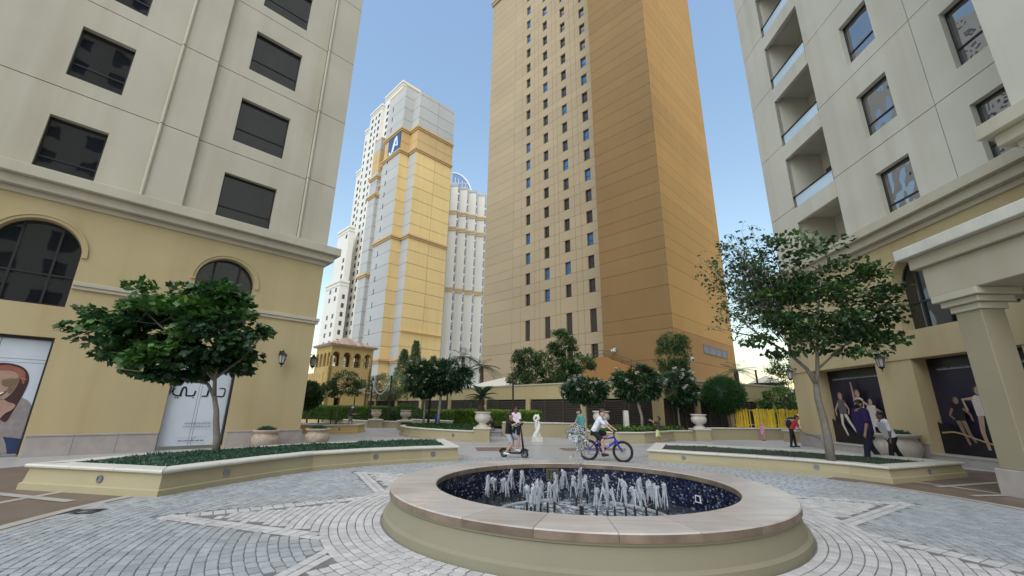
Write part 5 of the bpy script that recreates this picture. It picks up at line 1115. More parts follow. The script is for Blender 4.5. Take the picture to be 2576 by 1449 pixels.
# palms
def palm(name, label, base, h, th, nf, fl, seed, lm='leaf_palm', rise=.9, sag=1.2, cat='palm', lw=.028, stiff=False):
    r = random.Random(seed); t = thing(name, label, cat, base); b = MB(); n = 12
    b.tube([(0.03*s_(i),0,h*i/n) for i in range(n+1)], [th*(1+.18*(i % 2))*(1.1-.2*i/n) for i in range(n+1)], 10); b.build('trunk', 'bark_dark', t)
    for k in range(nf):
        a = k*2.4+r.uniform(-.2,.2); e = r.uniform(-.1,1)*rise; b = MB(); m_ = 14; P = []
        for i in range(m_+1):
            q = i/m_; rad_ = fl*(q*math.cos(e*.9)); z = h+fl*(q*math.sin(e)-sag*.5*q*q*(1.1-e*.5)); P.append(Vector((rad_*c_(a), rad_*s_(a), z)))
        b.tube(P, [.014*(1-.7*i/m_) for i in range(m_+1)], 4, False, r.random())
        for i in range(2, m_*3):
            q = i/(m_*3); j = min(m_-1, int(q*m_)); p = P[j].lerp(P[j+1], q*m_-j); d = (P[j+1]-P[j]).normalized(); s = d.cross(Vector((0,0,1))).normalized(); ln = fl*.24*math.sin(PI*min(1,q*.85+.12))
            for sg_ in (-1,1): leaf(b, p, s*sg_+d*.7+Vector((0,0,.25 if stiff else -.25)), Vector((0,0,1)), ln, lw, r.random()*.8, 0)
        b.build('frond', lm, t)
    return t
palm('cycad', 'dark cycad palm growing in the white stone urn', (-1.40,21.15,1.32), .72, .13, 26, .95, 61, 'leaf_plumeria', 1.15, 1.0, 'palm', .03, True)
palm('palm_tree', 'left of the two date palms before the fin tower', (-6.2,55,1.5), 6.5, .22, 24, 2.6, 62, 'leaf_palm'); palm('palm_tree', 'right of the two date palms before the fin tower', (-3.6,53,1.5), 5.0, .22, 24, 2.6, 63, 'leaf_palm')
palm('palm_tree', 'drooping palm at the right edge of the gold tower', (22.3,42,0), 5.4, .22, 18, 2.4, 64, 'leaf_far')
palm('young_palm', 'small palm shoot behind the cycad urn', (-1.2,29.5,.5), .5, .05, 9, .8, 65, 'leaf_mid')
# hedges
def hedge(label, a, e, wd, z0, z1, seed, n, lm='leaf_hedge', tones=(.1,.7)):
    an = ang_of(a,e); l = math.hypot(e[0]-a[0],e[1]-a[1]); r = random.Random(seed); t = thing('hedge', label, 'hedge', (*a,0), an)
    b = MB(); b.box(.04,l-.04,-wd/2+.05,wd/2-.05,z0,z1-.05,.08); b.build('inner_foliage', lm, t); lb = MB()
    for i in range(n):
        f = r.random(); x = r.uniform(0,l)
        if f < .42: p, nn = Vector((x, r.uniform(-wd/2,wd/2), z1)), Vector((0,0,1))
        elif f < .92: p, nn = Vector((x, -wd/2, r.uniform(z0,z1))), Vector((0,-1,0))
        else: q = r.random() < .5; p, nn = Vector((0 if q else l, r.uniform(-wd/2,wd/2), r.uniform(z0,z1))), Vector((-1 if q else 1,0,0))
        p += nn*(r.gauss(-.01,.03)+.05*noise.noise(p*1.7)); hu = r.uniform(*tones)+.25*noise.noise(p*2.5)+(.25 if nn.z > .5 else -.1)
        leaf(lb, p, nn+rv(r)*1.1, rv(r), .10*r.uniform(.6,1.3), .06, min(1,max(0,hu)), 0)
    lb.build('foliage', lm, t); return t
hedge('long clipped green hedge behind the strolling woman', (-20,40.5), (-10.4,36.6), 1.2, .4, 1.52, 71, 12000)
hedge('bright clipped hedge behind the cycad and the boy on the scooter', (-3.6,30.2), (1.75,27.0), 1.0, .5, 1.36, 72, 9000, tones=(.3,.9))
hedge('short clipped hedge right of the far urns', (-7.6,39), (-4.2,35), 1., .4, 1.3, 73, 5000)
def mound(label, c, rad, seed, n, lm='leaf_mid'):
    r = random.Random(seed); t = thing('shrub', label, 'shrub', (c[0],c[1],0)); b = MB(); b.ball((0,0,c[2]), 1, 20, 12, tuple(v*.92 for v in rad), .1, .1); b.build('inner_foliage', lm, t); lb = MB(); leaf_shell(lb, (0,0,c[2]), rad, n, .13, .07, r, (.2,.8)); lb.build('foliage', lm, t)
mound('rounded shrub mound behind the two far urns', (-9.1,38,.9), (1.35,.9,.78), 74, 4000); mound('low dark shrub behind the left white-flowering tree', (-7.6,37,.7), (.7,.6,.6), 75, 1500)
# banana plant
t = thing('banana_plant', 'bright banana leaves above the bamboo fence', 'plant', (16.5,27.2,.5)); r = random.Random(9)
for i, (dx, dz, hh) in enumerate(((0,.9,.75),(-.35,.55,.6),(.4,.5,.55),(-.1,.4,.4))):
    b = MB(); P = [(0,0,0),(dx*.3,0,dz*.6),(dx*.6,0,dz)]; b.tube(P, [.05,.04,.02], 6); n = 8
    for j in range(n):
        f0, f1 = j/n, (j+1)/n; w0, w1 = .2*math.sin(PI*min(.98,f0+.05)), .2*math.sin(PI*min(.98,f1)); x0, x1 = dx*(.6+.5*f0), dx*(.6+.5*f1); z0, z1 = dz+hh*f0, dz+hh*f1
        b.add([(x0-w0*.5,-.05,z0),(x0,0,z0),(x1,0,z1),(x1-w1*.5,-.05,z1)], [(0,1,2,3)], .5+.3*r.random()); b.add([(x0,0,z0),(x0+w0,.06,z0-.03),(x1+w1,.06,z1-.03),(x1,0,z1)], [(0,1,2,3)], .3+.3*r.random())
    b.build('leaf', 'leaf_banana', t)
# ground cover in the beds (uncountable)
def inside(P, x, y):
    c = False
    for i in range(len(P)):
        (x0,y0),(x1,y1) = P[i-1], P[i]
        if (y0 > y) != (y1 > y) and x < (x1-x0)*(y-y0)/(y1-y0)+x0: c = not c
    return c
def cover(name, label, path, z, n, h, lm, seed, ins=.36, cat='ground cover', ll=.06, lw=.03):
    P = inset(ccw(path), ins); r = random.Random(seed); xs = [p[0] for p in P]; ys = [p[1] for p in P]; b = MB(); k = 0
    while k < n:
        x, y = r.uniform(min(xs),max(xs)), r.uniform(min(ys),max(ys))
        if not inside(P, x, y): continue
        k += 1; q = h*(.6+.5*noise.noise(Vector((x*1.3,y*1.3,0)))+.35*noise.noise(Vector((x*5,y*5,2)))); q = max(.03,q); p = Vector((x, y, z+q*r.uniform(.35,1)))
        leaf(b, p, rv(r)+Vector((0,0,.5)), Vector((r.gauss(0,.6),r.gauss(0,.6),1)), ll*r.uniform(.6,1.4), lw*r.uniform(.7,1.3), min(1,max(0,r.uniform(.1,.8)+.3*noise.noise(p*2))), 2 if r.random() < .5 else 0)
    return tag(b.build(name, lm), label, cat, None, 'stuff')
cover('ground_cover', 'dense low green ground cover filling the left planter', LP, .34, 70000, .13, 'leaf_ground', 81, .36, ll=.05, lw=.022)
cover('ground_cover', 'dark low ground cover filling the right planter', RP, .24, 36000, .08, 'leaf_ground', 82, .36, ll=.045, lw=.02)
cover('ground_cover', 'low green plants in the curved flower bed', BED, .42, 9000, .12, 'leaf_ball', 83, .28, ll=.10, lw=.05)
cover('ground_cover', 'leafy plants in the bed around the stone post light', BED2, .45, 7000, .26, 'leaf_fresh', 84, .3, ll=.15, lw=.06)
for x, y, z, s in ((*PF(6.15,.62)[:2],.57,.34), (*PF(8.15,.35)[:2],.57,.34), (13.35,15.3,.82,.45), (15.6,24.3,1.1,.28)):
    r = random.Random(int(x*100)); b = MB()
    for i in range(900):
        v = rv(r); leaf(b, Vector((v.x*s, v.y*s, abs(v.z)*.16)), rv(r)+Vector((0,0,.6)), rv(r), .08, .03, r.random()*.8, 0)
    k = ['low green plant in the white weathered pot','low green plant in the brown corner pot','low green plant in the sandstone pot','low plant in the small urn behind the boy in red'][[6.15,8.15,13.35,15.6].index(x) if x in (13.35,15.6) else (0 if z == .57 and x < -8.6 and y < 17.5 else 1)]
    tag(b.build('pot_plant', 'leaf_ground', None, (x,y,z)), k, 'plant')
# ================================================================ people, bicycle, scooter
M('skin_light', (.50,.31,.22), .55, .08, 9.); M('skin_tan', (.33,.19,.12), .55, .08, 9.); M('skin_brown', (.17,.095,.06), .55, .08, 9.)
M('hair_black', (.014,.011,.010), .5, .3, 20.); M('hair_brown', (.055,.032,.022), .5, .3, 20.); M('hair_blond', (.42,.31,.17), .6, .2, 20.)
def cloth(n, c): return M(n, c, .85, .10, 7., 0, None, .3, 25)
for n, c in dict(cloth_black=(.012,.012,.014), cloth_white=(.68,.70,.76), cloth_pinkwhite=(.70,.60,.66), cloth_teal=(.10,.30,.28), cloth_brown=(.055,.045,.035), cloth_pink=(.55,.22,.38), cloth_red=(.36,.025,.03), cloth_purple=(.028,.014,.10), cloth_blue=(.02,.05,.42), cloth_grey=(.34,.37,.42), cloth_navy=(.014,.016,.035), cloth_lime=(.62,.68,.30), cloth_floral=(.05,.035,.04), cloth_taupe=(.24,.20,.18), shoe_white=(.65,.65,.66), shoe_dark=(.03,.03,.033), shoe_pink=(.65,.30,.26), mask_black=(.012,.012,.013)).items(): cloth(n, c)
M('neon_green', (.10,.62,.08), .6); M('eye_dark', (.01,.008,.008), .3); M('lip', (.30,.12,.10), .5)
REMESH = []
def capsule(mb, a, b2, r0, r1, n=12):
    a, b2 = Vector(a), Vector(b2); d = b2-a; L_ = d.length
    if L_ < 1e-5: d = Vector((0,0,1)); L_ = 1e-5
    d /= L_; P = []; Rr = []
    for i in range(4): t = PI/2*(1-i/4); P.append(a-d*r0*math.sin(t)); Rr.append(max(.002, r0*math.cos(t)))
    P += [a, a.lerp(b2,.5), b2]; Rr += [r0, (r0+r1)/2, r1]
    for i in range(1,5): t = PI/2*i/4; P.append(b2+d*r1*math.sin(t)); Rr.append(max(.002, r1*math.cos(t)))
    mb.tube(P, Rr, n)
def blob(mb, name, m, parent, voxel, it=5):
    o = mb.build(name, m, parent, smooth=True); md = o.modifiers.new('r', 'REMESH'); md.mode = 'VOXEL'; md.voxel_size = voxel; md.use_smooth_shade = True
    s = o.modifiers.new('s', 'SMOOTH'); s.factor = .5; s.iterations = it; REMESH.append(o); return o
def ik(root, tgt, l1, l2, pole):
    d = tgt-root; L_ = min(d.length, (l1+l2)*.999); u = d.normalized(); x = (l1*l1-l2*l2+L_*L_)/(2*L_); hgt = math.sqrt(max(0, l1*l1-x*x))
    p = pole-u*pole.dot(u); p = p.normalized() if p.length > 1e-5 else u.orthogonal()
    return root+u*x+p*hgt, root+u*L_
def person(label, base, az, h, top, bottom, shoe, hair, skin, lean=0., arms=((5,6,10),(5,6,10)), legs=((0,3,2),(0,3,2)), hands=(None,None), feet=(None,None), hip=None, short=True, sleeve=.5, head_az=None, head_tilt=0., hs=1.0, broad=1.0, group=None, longhair=False, side=0., skirt=False):
    t = thing('person', label, 'person', (base[0],base[1],base[2] if len(base) > 2 else 0), 0, group); B = Vector(t.location)
    a = R_(az); f = Vector((s_(a),c_(a),0)); rt = Vector((c_(a),-s_(a),0)); up = Vector((0,0,1))
    ln = R_(lean); sp = (up*c_(ln)+f*s_(ln)+rt*side).normalized(); fw = (f*c_(ln)-up*s_(ln))
    thigh, shin, uarm, farm = .245*h, .25*h, .165*h, .15*h
    H = Vector((0,0,.53*h)) if hip is None else Vector(hip)-B
    def rot(v, sw, ab, sd): # swing forward then out to the side
        s, q = R_(sw), R_(ab); return (-up*c_(s)*c_(q)+f*s_(s)*c_(q)+rt*sd*s_(q)).normalized()
    L = {}
    for i, sd in ((0,-1),(1,1)):
        hp = H+rt*sd*.058*h*broad
        if feet[i] is not None: kn, an = ik(hp, Vector(feet[i])-B+up*.045*h, thigh, shin, f+rt*sd*.25)
        else: sw, ab, kb = legs[i]; kn = hp+rot(0,sw,ab,sd)*thigh; an = kn+rot(0,sw-kb,ab*.5,sd)*shin
        L[i] = (hp, kn, an)
    if hip is None and feet == (None,None):
        dz = .045*h-min(L[0][2].z, L[1][2].z); H += up*dz; L = {k: tuple(p+up*dz for p in v) for k, v in L.items()}
    S = H+sp*.285*h; A = {}
    for i, sd in ((0,-1),(1,1)):
        sh = S+rt*sd*.098*h*broad
        if hands[i] is not None: el, wr = ik(sh, Vector(hands[i])-B, uarm, farm, -up*.8-fw*.3+rt*sd*.6)
        else: sw, ab, eb = arms[i]; el = sh+rot(0,sw,ab,sd)*uarm; wr = el+rot(0,sw+eb,ab*.3,sd)*farm
        A[i] = (sh, el, wr)
    ha = R_(head_az if head_az is not None else az); hf = Vector((s_(ha),c_(ha),0)); hr_ = Vector((c_(ha),-s_(ha),0)); tl = R_(head_tilt); hu = up*c_(tl)+hf*s_(tl)*1.; hf2 = hf*c_(tl)-up*s_(tl)
    N0 = S+sp*.025*h; hsp = (sp*.6+hu*.4).normalized(); HC_ = N0+hsp*.098*h*(1+(hs-1)*.6); k = h*hs
    b = MB()                                     # body, one surface
    for i in (0,1):
        hp, kn, an = L[i]; capsule(b, hp, kn, .052*h*broad, .037*h); capsule(b, kn, kn.lerp(an,.4), .036*h, .036*h); capsule(b, kn.lerp(an,.4), an, .034*h, .022*h)
        tgt = an+f*.085*h-up*.025*h; capsule(b, an-up*.02*h-f*.015*h, tgt, .024*h, .018*h)
        sh, el, wr = A[i]; capsule(b, sh, el, .030*h*broad, .024*h); capsule(b, el, wr, .024*h, .016*h)
        capsule(b, L[i][0], A[i][0].lerp(S,.3), .058*h*broad, .052*h*broad)
        fd = (wr-el).normalized(); sd_ = fd.cross(up); sd_ = sd_.normalized() if sd_.length > .1 else f; nn = sd_.cross(fd).normalized(); pc = wr+fd*.035*h
        capsule(b, wr, pc, .015*h, .018*h); capsule(b, wr+sd_*.008*h, pc+sd_*.012*h, .012*h, .012*h); capsule(b, wr-sd_*.008*h, pc-sd_*.012*h, .012*h, .012*h)
        for q in range(4): o = (q-1.5)*.0115*h; p1 = pc+sd_*o+fd*(.026-.004*abs(q-1.3))*h; capsule(b, pc+sd_*o*.9, p1, .0062*h, .0058*h, 8); capsule(b, p1, p1+(fd*.6-nn*.6)*.022*h, .0058*h, .005*h, 8)
        capsule(b, wr+sd_*.014*h+fd*.01*h, wr+sd_*.03*h+fd*.035*h-nn*.008*h, .007*h, .0055*h, 8)
    capsule(b, H, S, .07*h*broad, .06*h*broad); capsule(b, N0-sp*.02*h, HC_-hsp*.03*h, .031*h, .029*h)
    b.ball(HC_, k, 20, 14, (.050,.050,.066)); b.ball(HC_+hf2*.012*k-hu*.012*k, k, 18, 12, (.043,.043,.050)); b.ball(HC_-hf2*.014*k+hu*.012*k, k, 18, 12, (.047,.047,.050))
    capsule(b, HC_+hf2*.052*k+hu*.006*k, HC_+hf2*.066*k-hu*.010*k, .007*k, .010*k, 8); b.ball(HC_+hf2*.042*k-hu*.050*k, .016*k)
    for sd in (-1,1): b.ball(HC_+hr_*sd*.050*k-hu*.004*k, k, 8, 6, (.008,.012,.018))
    blob(b, 'body', skin, t, .0095*h/1.5, 3)
    for sd in (-1,1): e = MB(); e.ball(HC_+hf2*.050*k+hr_*sd*.020*k+hu*.006*k, .0075*k, 8, 6); e.build('eye', 'eye_dark', t, smooth=True); e = MB(); capsule(e, HC_+hf2*.053*k+hr_*sd*.012*k+hu*.020*k, HC_+hf2*.050*k+hr_*sd*.030*k+hu*.021*k, .0035*k, .003*k, 6); e.build('eyebrow', hair, t)
    e = MB(); capsule(e, HC_+hf2*.053*k-hr_*.013*k-hu*.030*k, HC_+hf2*.053*k+hr_*.013*k-hu*.030*k, .0042*k, .0042*k, 6); e.build('mouth', 'lip', t)
    b = MB(); b.ball(HC_-hf2*.012*k+hu*.020*k, k, 22, 14, (.055,.055,.058), .25)          # hair
    b.ball(HC_-hf2*.022*k-hu*.004*k, k, 18, 12, (.050,.050,.056), .2)
    r = random.Random(int(base[0]*77)); 
    for i in range(16): v = rv(r).normalized(); b.ball(HC_-hf2*.010*k+hu*.030*k+(hr_*v.x+hf2*v.y*.9)*.045*k+hu*abs(v.z)*.035*k, .015*k, 8, 6)
    if longhair: capsule(b, HC_-hf2*.03*k, HC_-hf2*.04*k-hu*.13*k, .045*k, .03*k)
    blob(b, 'hair', hair, t, .010*h/1.5, 2)
    b = MB()                                     # shirt
    bw = broad
    for i in (0,1):
        sh, el, wr = A[i]; hp = L[i][0]; capsule(b, sh, sh.lerp(el, min(1,sleeve*1.6)), .040*h*bw, .037*h*bw)
        if sleeve > .7: capsule(b, el, el.lerp(wr,.85), .034*h, .026*h)
        capsule(b, hp+sp*.02*h, sh.lerp(S,.3), .066*h*bw, .060*h*bw); capsule(b, S+sp*.004*h, sh, .050*h*bw, .041*h*bw)
    capsule(b, H+sp*.02*h, S-sp*.02*h, .080*h*bw, .068*h*bw)
    if skirt: capsule(b, H, H-up*.17*h, .085*h, .105*h)
    so = blob(b, 'shirt', top, t, .012*h/1.5, 4)
    b = MB()                                     # trousers or shorts
    for i in (0,1):
        hp, kn, an = L[i]; capsule(b, H-sp*.01*h, hp, .066*h*bw, .066*h*bw)
        if short: capsule(b, hp, hp.lerp(kn,.82), .064*h*bw, .053*h)
        else: capsule(b, hp, kn, .062*h*bw, .044*h); capsule(b, kn, kn.lerp(an,.93), .043*h, .034*h)
    blob(b, 'shorts' if short else 'trousers', bottom, t, .012*h/1.5, 4)
    for i in (0,1):
        an = L[i][2]; b = MB(); capsule(b, an-up*.018*h-f*.018*h, an+f*.088*h-up*.026*h, .029*h, .023*h); capsule(b, an-up*.01*h, an+f*.04*h-up*.02*h, .028*h, .024*h); capsule(b, an-up*.034*h-f*.02*h, an+f*.09*h-up*.034*h, .018*h, .018*h); blob(b, 'shoe', shoe, t, .011*h/1.5, 2)
    return t, dict(H=H, S=S, A=A, L=L, head=HC_, hf=hf2, hr=hr_, hu=hu, f=f, rt=rt, sp=sp, k=k)
# ---- bicycle
M('bike_blue', (.035,.025,.40), .3, .1, 5., coat=.5); M('rubber', (.014,.014,.015), .7); M('steel', (.45,.46,.48), .3, metal=1.)
def wheel(parent, x, r, tyre, spokes=24, disc=True, name='wheel'):
    ring = lambda rr, y=0, n=40: [(x+rr*c_(2*PI*i/n), y, r+rr*s_(2*PI*i/n)) for i in range(n+1)]
    b = MB(); b.tube(ring(r-tyre*1.9), tyre*.55, 8, False); w_ = b.build(name, 'black_iron', parent, smooth=True)
    b = MB(); b.tube(ring(r-tyre), tyre, 10, False); b.build('tyre', 'rubber', w_, smooth=True)
    b = MB(); b.tube([(x,-.05,r),(x,.05,r)], .018, 10); b.build('hub', 'steel', w_)
    if spokes:
        b = MB()
        for i in range(spokes): a = 2*PI*i/spokes; b.tube([(x+.015*c_(a+.6),.02*(-1)**i,r+.015*s_(a+.6)),(x+(r-tyre*2)*c_(a),0,r+(r-tyre*2)*s_(a))], .0022, 4, False)
        o = b.build('spokes', 'steel', w_); o['kind'] = 'stuff'
    if disc: b = MB(); b.tube(ring(.075,-.045,24), .006, 6, False); b.tube(ring(.045,-.045,24), .005, 6, False); o = b.build('brake_disc', 'steel', w_); o['kind'] = 'stuff'
    return w_
BK = thing('bicycle', 'blue mountain bicycle ridden by the boy in white behind the fountain', 'bicycle', (2.47,13.98,0), math.atan2(-.48,.97)); WB = 1.06; WR = .315
wheel(BK, 0, WR, .033); wheel(BK, WB, WR, .033)
bb, st, hb, ht = (.40,0,.30), (.27,0,.66), (.86,0,.60), (.83,0,.72)
b = MB()
for p, q, r_ in ((bb,st,.022),(bb,hb,.038),((.29,0,.62),ht,.027),(hb,ht,.034)): b.tube([p,q], r_, 10)
for sd in (-1,1): b.tube([(bb[0],.03*sd,bb[2]),(.0,.055*sd,WR)], .011, 8); b.tube([(.285,.025*sd,.60),(.0,.055*sd,WR)], .010, 8)
b.build('frame', 'bike_blue', BK, smooth=True)
b = MB(); b.tube([(.87,0,.58),(.88,0,.55)], .03, 8)
for sd in (-1,1): b.tube([(.885,.06*sd,.62),(.93,.06*sd,.48),(WB,.06*sd,WR)], [.02,.019,.017], 8)
b.tube([(.885,-.07,.62),(.885,.07,.62)], .02, 8); b.build('fork', 'bike_blue', BK, smooth=True)
b = MB(); b.tube([ht,(.80,0,.84)], .018, 8); b.tube([(.80,0,.84),(.86,0,.87)], .018, 8); b.tube([(.82,-.30,.90),(.85,-.1,.87),(.86,0,.87),(.85,.1,.87),(.82,.30,.90)], .014, 8); hbr = b.build('handlebar', 'black_iron', BK, smooth=True)
for sd in (-1,1): b = MB(); b.tube([(.80,.31*sd,.905),(.82,.20*sd,.89)], .020, 8); b.build('grip', 'rubber', hbr); b = MB(); b.tube([(.86,.19*sd,.87),(.89,.28*sd,.85)], .007, 6); b.build('brake_lever', 'black_iron', hbr)
b = MB(); b.tube([st,(.255,0,.76)], .014, 8); b.build('seat_post', 'steel', BK)
b = MB(); b.add([(.08,-.08,.77),(.10,-.085,.80),(.22,-.07,.795),(.36,-.02,.79),(.36,.02,.79),(.22,.07,.795),(.10,.085,.80),(.08,.08,.77),(.10,0,.74),(.3,0,.75)], [(0,1,6,7),(1,2,5,6),(2,3,4,5),(0,8,2,1),(8,9,3,2),(9,4,3),(9,8,5,4),(8,7,6,5)]); b.build('saddle', 'rubber', BK)
b = MB(); n = 28; b.tube([(bb[0]+.085*c_(2*PI*i/n),-.045,bb[2]+.085*s_(2*PI*i/n)) for i in range(n+1)], .008, 6, False); b.tube([(bb[0],-.06,bb[2]),(bb[0],.06,bb[2])], .02, 10); b.tube([(bb[0],-.065,bb[2]),(bb[0]+.10,-.07,bb[2]-.13)], .011, 6); b.tube([(bb[0],.065,bb[2]),(bb[0]-.10,.07,bb[2]+.13)], .011, 6); o = b.build('crankset', 'black_iron', BK); o['kind'] = 'stuff'
for sd, dx, dz in ((-1,.10,-.13),(1,-.10,.13)): b = MB(); b.box(bb[0]+dx-.045,bb[0]+dx+.045,sd*.12-.045,sd*.12+.045,bb[2]+dz-.012,bb[2]+dz+.012); b.build('pedal', 'black_iron', BK)
b = MB(); b.tube([(bb[0],-.045,bb[2]+.085),(0,-.045,WR+.045)], .005, 5); b.tube([(bb[0],-.045,bb[2]-.085),(.03,-.045,WR-.13),(0,-.045,WR-.045)], .005, 5); o = b.build('chain', 'black_iron', BK); o['kind'] = 'stuff'
F = Flat(BK, -.0395, 'frame_lettering'); dx, dz = (hb[0]-bb[0]), (hb[2]-bb[2]); l = math.hypot(dx,dz); ux_, uz_ = dx/l, dz/l
def fp(u, v): return (bb[0]+ux_*u-uz_*v, bb[2]+uz_*u+ux_*v)
for P in (((.20,-.022),(.20,.022)),((.20,.022),(.225,-.005),(.25,.022)),((.25,.022),(.25,-.022)),((.27,.02),(.32,.02)),((.295,.02),(.295,-.022))): F.line('sign_white', [fp(*p) for p in P], .011)
F.done()
Mb = BK.matrix_basis.copy() if False else Matrix.Translation((2.47,13.98,0)) @ Matrix.Rotation(math.atan2(-.48,.97), 4, 'Z')
W = lambda *p: Mb @ Vector(p)
t, J = person('boy in white tee and black shorts riding the blue bicycle', (2.47,13.98), 116, 1.52, 'cloth_white', 'cloth_black', 'shoe_dark', 'hair_brown', 'skin_light', lean=30, hip=W(.20,0,.86), hands=(W(.81,.25,.93),W(.81,-.25,.93)), feet=(W(.30,.12,.44),W(.50,-.12,.18)), head_az=150, hs=1.12)
# ---- scooter with seat
SC = thing('electric_scooter', 'black electric scooter with seat ridden by the boy in black', 'scooter', (-.18,14.55,0), math.atan2(-.22,.66)); SWB = .70
wheel(SC, 0, .125, .035, 0, True); wheel(SC, SWB, .125, .035, 0, True)
b = MB(); b.box(.10,.56,-.085,.085,.125,.175); bev(b.build('deck', 'black_iron', SC), .015)
b = MB(); b.tube([(.56,0,.16),(.64,0,.30)], .03, 8); b.tube([(.655,0,.26),(.55,0,1.02)], [.032,.026], 10); b.build('stem', 'black_iron', SC, smooth=True)
for sd in (-1,1): b = MB(); b.tube([(.655,.05*sd,.28),(SWB,.05*sd,.125)], .015, 6); b.build('fork_leg', 'black_iron', SC)
b = MB(); b.tube([(.545,-.26,1.06),(.55,0,1.03),(.545,.26,1.06)], .016, 8); hbr = b.build('handlebar', 'black_iron', SC)
for sd in (-1,1): b = MB(); b.tube([(.545,.28*sd,1.062),(.545,.17*sd,1.05)], .022, 8); b.build('grip', 'rubber', hbr)
b = MB(); b.box(.56,.62,-.04,.04,1.0,1.07); b.build('headlight', 'black_iron', SC)
b = MB(); b.tube([(.20,0,.17),(.17,0,.60)], .02, 8); b.build('seat_post', 'black_iron', SC)
b = MB(); b.ball((.16,0,.635), .12, 14, 8, (1.1,.85,.35)); b.build('seat', 'rubber', SC, smooth=True)
for x, a0, a1 in ((0,30,170),(SWB,40,140)): b = MB(); b.tube([(x+.15*c_(R_(a0+(a1-a0)*i/8)),0,.125+.15*s_(R_(a0+(a1-a0)*i/8))) for i in range(9)], .03, 6); b.build('mudguard', 'black_iron', SC)
Mb2 = Matrix.Translation((-.18,14.55,0)) @ Matrix.Rotation(math.atan2(-.22,.66), 4, 'Z'); W2_ = lambda *p: Mb2 @ Vector(p)
t, J = person('boy in black tee and grey shorts seated on the scooter', (-.18,14.55), 108, 1.38, 'cloth_black', 'cloth_grey', 'shoe_white', 'hair_black', 'skin_light', lean=4, hip=W2_(.15,0,.71), hands=(W2_(.54,.22,1.08),W2_(.54,-.22,1.08)), feet=(W2_(.42,.08,.18),W2_(.10,-.16,.10)), head_az=95, hs=1.15, broad=1.12)
F = MB(); S_ = J['S']; q = J['H'].lerp(S_,.55)+J['f']*.118+J['rt']*.03
for i in (0,1):
    P = [q+J['rt']*(-.035+.05*i+.012*math.sin(k*1.3))+J['sp']*(-.055+.022*k)+J['f']*(.0) for k in range(6)]; F.tube(P, [.011,.014,.015,.014,.012,.008], 8)
F.build('shirt_print', 'neon_green', t)
# ---- others
person('boy in pinkish white tee and dark shorts standing behind the scooter', (.25,18.6), 185, 1.56, 'cloth_pinkwhite', 'cloth_navy', 'shoe_pink', 'hair_black', 'skin_brown', arms=((25,8,75),(25,8,75)), head_az=225, hs=1.1)
person('boy in black seated on the stone bench', (-.95,25.15), 235, 1.35, 'cloth_black', 'cloth_taupe', 'shoe_dark', 'hair_black', 'skin_tan', lean=12, hip=(-.95,25.2,.42), hands=(( -1.25,25.0,.52),(-1.2,24.9,.50)), feet=((-1.3,24.95,0),(-1.2,24.75,0)), hs=1.1, head_tilt=20)
person('boy in teal tee walking behind the water jet', (2.9,17.5), 255, 1.58, 'cloth_teal', 'cloth_navy', 'shoe_dark', 'hair_black', 'skin_light', lean=14, arms=((-30,10,25),(25,8,35)), legs=((22,3,15),(-14,3,12)), short=False, hs=1.08, head_tilt=15)
person('small boy in brown tee and lime shorts with one arm raised', (6.9,20.6), 285, 1.22, 'cloth_brown', 'cloth_lime', 'shoe_dark', 'hair_black', 'skin_tan', lean=-8, arms=((100,12,8),(80,10,60)), legs=((12,4,10),(-10,3,8)), hs=1.25)
t, J = person('small girl in a pink dress by the far right wall', (14.25,24.9), 60, .92, 'cloth_pink', 'cloth_pink', 'shoe_dark', 'hair_blond', 'skin_light', lean=10, arms=((45,10,20),(-25,10,10)), hs=1.3, longhair=True, skirt=True)
# boy in red with backpack and stick
t, J = person('boy in red tee and black trousers leaning forward with a stick', (13.15,20.6), 120, 1.46, 'cloth_red', 'cloth_black', 'shoe_dark', 'hair_black', 'skin_tan', lean=30, hands=((13.5,20.4,.72),(13.45,20.3,.66)), legs=((12,5,8),(-6,5,4)), short=False, hs=1.1, head_tilt=25)
b = MB(); q = J['H'].lerp(J['S'],.6)-J['f']*.17+Vector((0,0,.02)); b.ball(q, .17, 14, 10, (.8,.9,1.25)); b.build('backpack', 'cloth_black', t, smooth=True)
b = MB(); q = J['H'].lerp(J['S'],.72)+J['f']*.112; b.tube([q-J['rt']*.06, q+J['rt']*.06], .009, 6); b.build('shirt_print', 'sign_white', t)
b = MB(); b.tube([(13.25,20.5,.80),(13.5,20.3,.66),(14.15,19.95,.36)], [.012,.013,.011], 7); b.ball((14.0,20.03,.43), .022, 8, 6); tag(b.build('stick', 'bark_dark'), 'thin wooden stick held by the boy in red', 'stick')
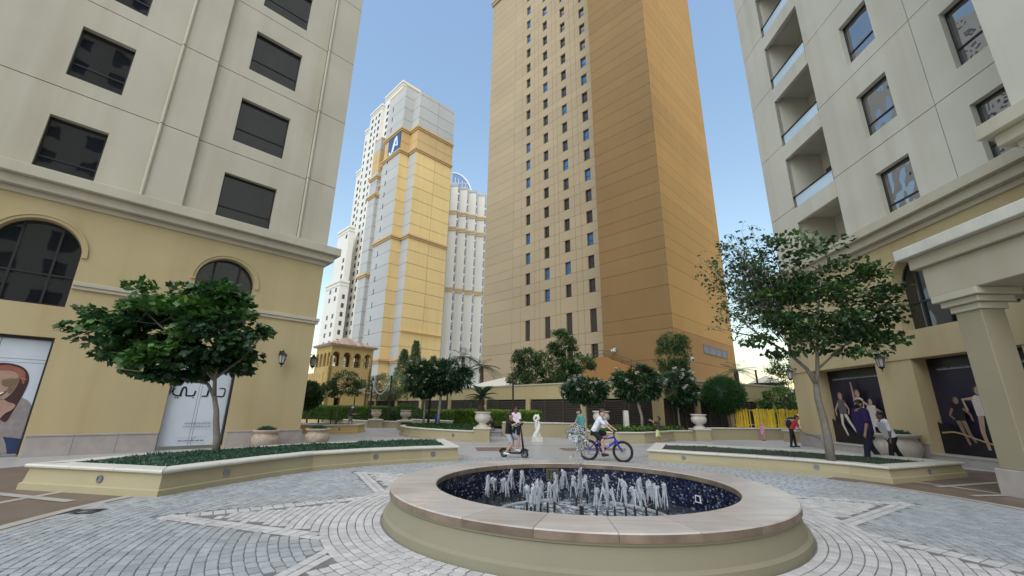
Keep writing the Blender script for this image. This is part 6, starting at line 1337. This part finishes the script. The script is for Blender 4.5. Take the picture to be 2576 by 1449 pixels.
# man with face mask, boy in white
t, J = person('man in a dark purple polo shirt and black face mask walking left', (10.6,13.15), 278, 1.92, 'cloth_purple', 'cloth_navy', 'shoe_dark', 'hair_black', 'skin_tan', lean=3, arms=((8,8,12),(-18,8,14)), legs=((16,3,6),(-22,3,10)), short=False, broad=1.18, head_az=262)
b = MB(); b.ball(J['head']+J['hf']*.030*J['k']-J['hu']*.026*J['k'], J['k'], 16, 10, (.042,.042,.036)); b.build('face_mask', 'mask_black', t, smooth=True)
person('boy in white tee and black trousers beside the sandstone pot', (11.5,13.35), 285, 1.60, 'cloth_white', 'cloth_black', 'shoe_dark', 'hair_black', 'skin_brown', lean=16, arms=((-6,10,15),(-30,14,20)), legs=((18,4,8),(-20,4,8)), short=False, hs=1.05, broad=1.1, head_az=270)
t, J = person('woman in a dark floral top and white cap strolling by the far wall', (-12.0,33.0), 85, 1.52, 'cloth_floral', 'cloth_taupe', 'shoe_dark', 'hair_black', 'skin_tan', lean=3, arms=((30,10,55),(20,10,60)), legs=((14,3,6),(-10,3,6)), short=False, broad=1.15, longhair=True)
b = MB(); b.ball(J['head']+J['hu']*.03*J['k'], J['k'], 16, 8, (.056,.058,.042)); b.tube([J['head']+J['hf']*.04*J['k']+J['hu']*.03*J['k'], J['head']+J['hf']*.09*J['k']+J['hu']*.022*J['k']], [.04*J['k'],.03*J['k']], 10); b.build('cap', 'cloth_white', t, smooth=True)
person('child in bright blue behind the right white-flowering tree', (-5.3,31.5), 60, 1.24, 'cloth_blue', 'cloth_blue', 'shoe_dark', 'hair_black', 'skin_brown', arms=((130,15,30),(10,10,20)), hs=1.15, short=False)
b = MB(); b.box(-.3,.3,-.2,.2,0,.42); b.box(-.34,.34,-.24,.24,.42,.5); tag(b.build('dark_box', 'black_iron', None, (-7.2,30.6,.0)), 'dark box standing beside the far right urn', 'box')
# turn the sculpted figures into plain meshes
dg = bpy.context.evaluated_depsgraph_get()
for o in REMESH:
    me = bpy.data.meshes.new_from_object(o.evaluated_get(dg)); m0 = o.data.materials[0]; o.modifiers.clear(); me.materials.clear(); me.materials.append(m0); me.shade_smooth(); o.data = me
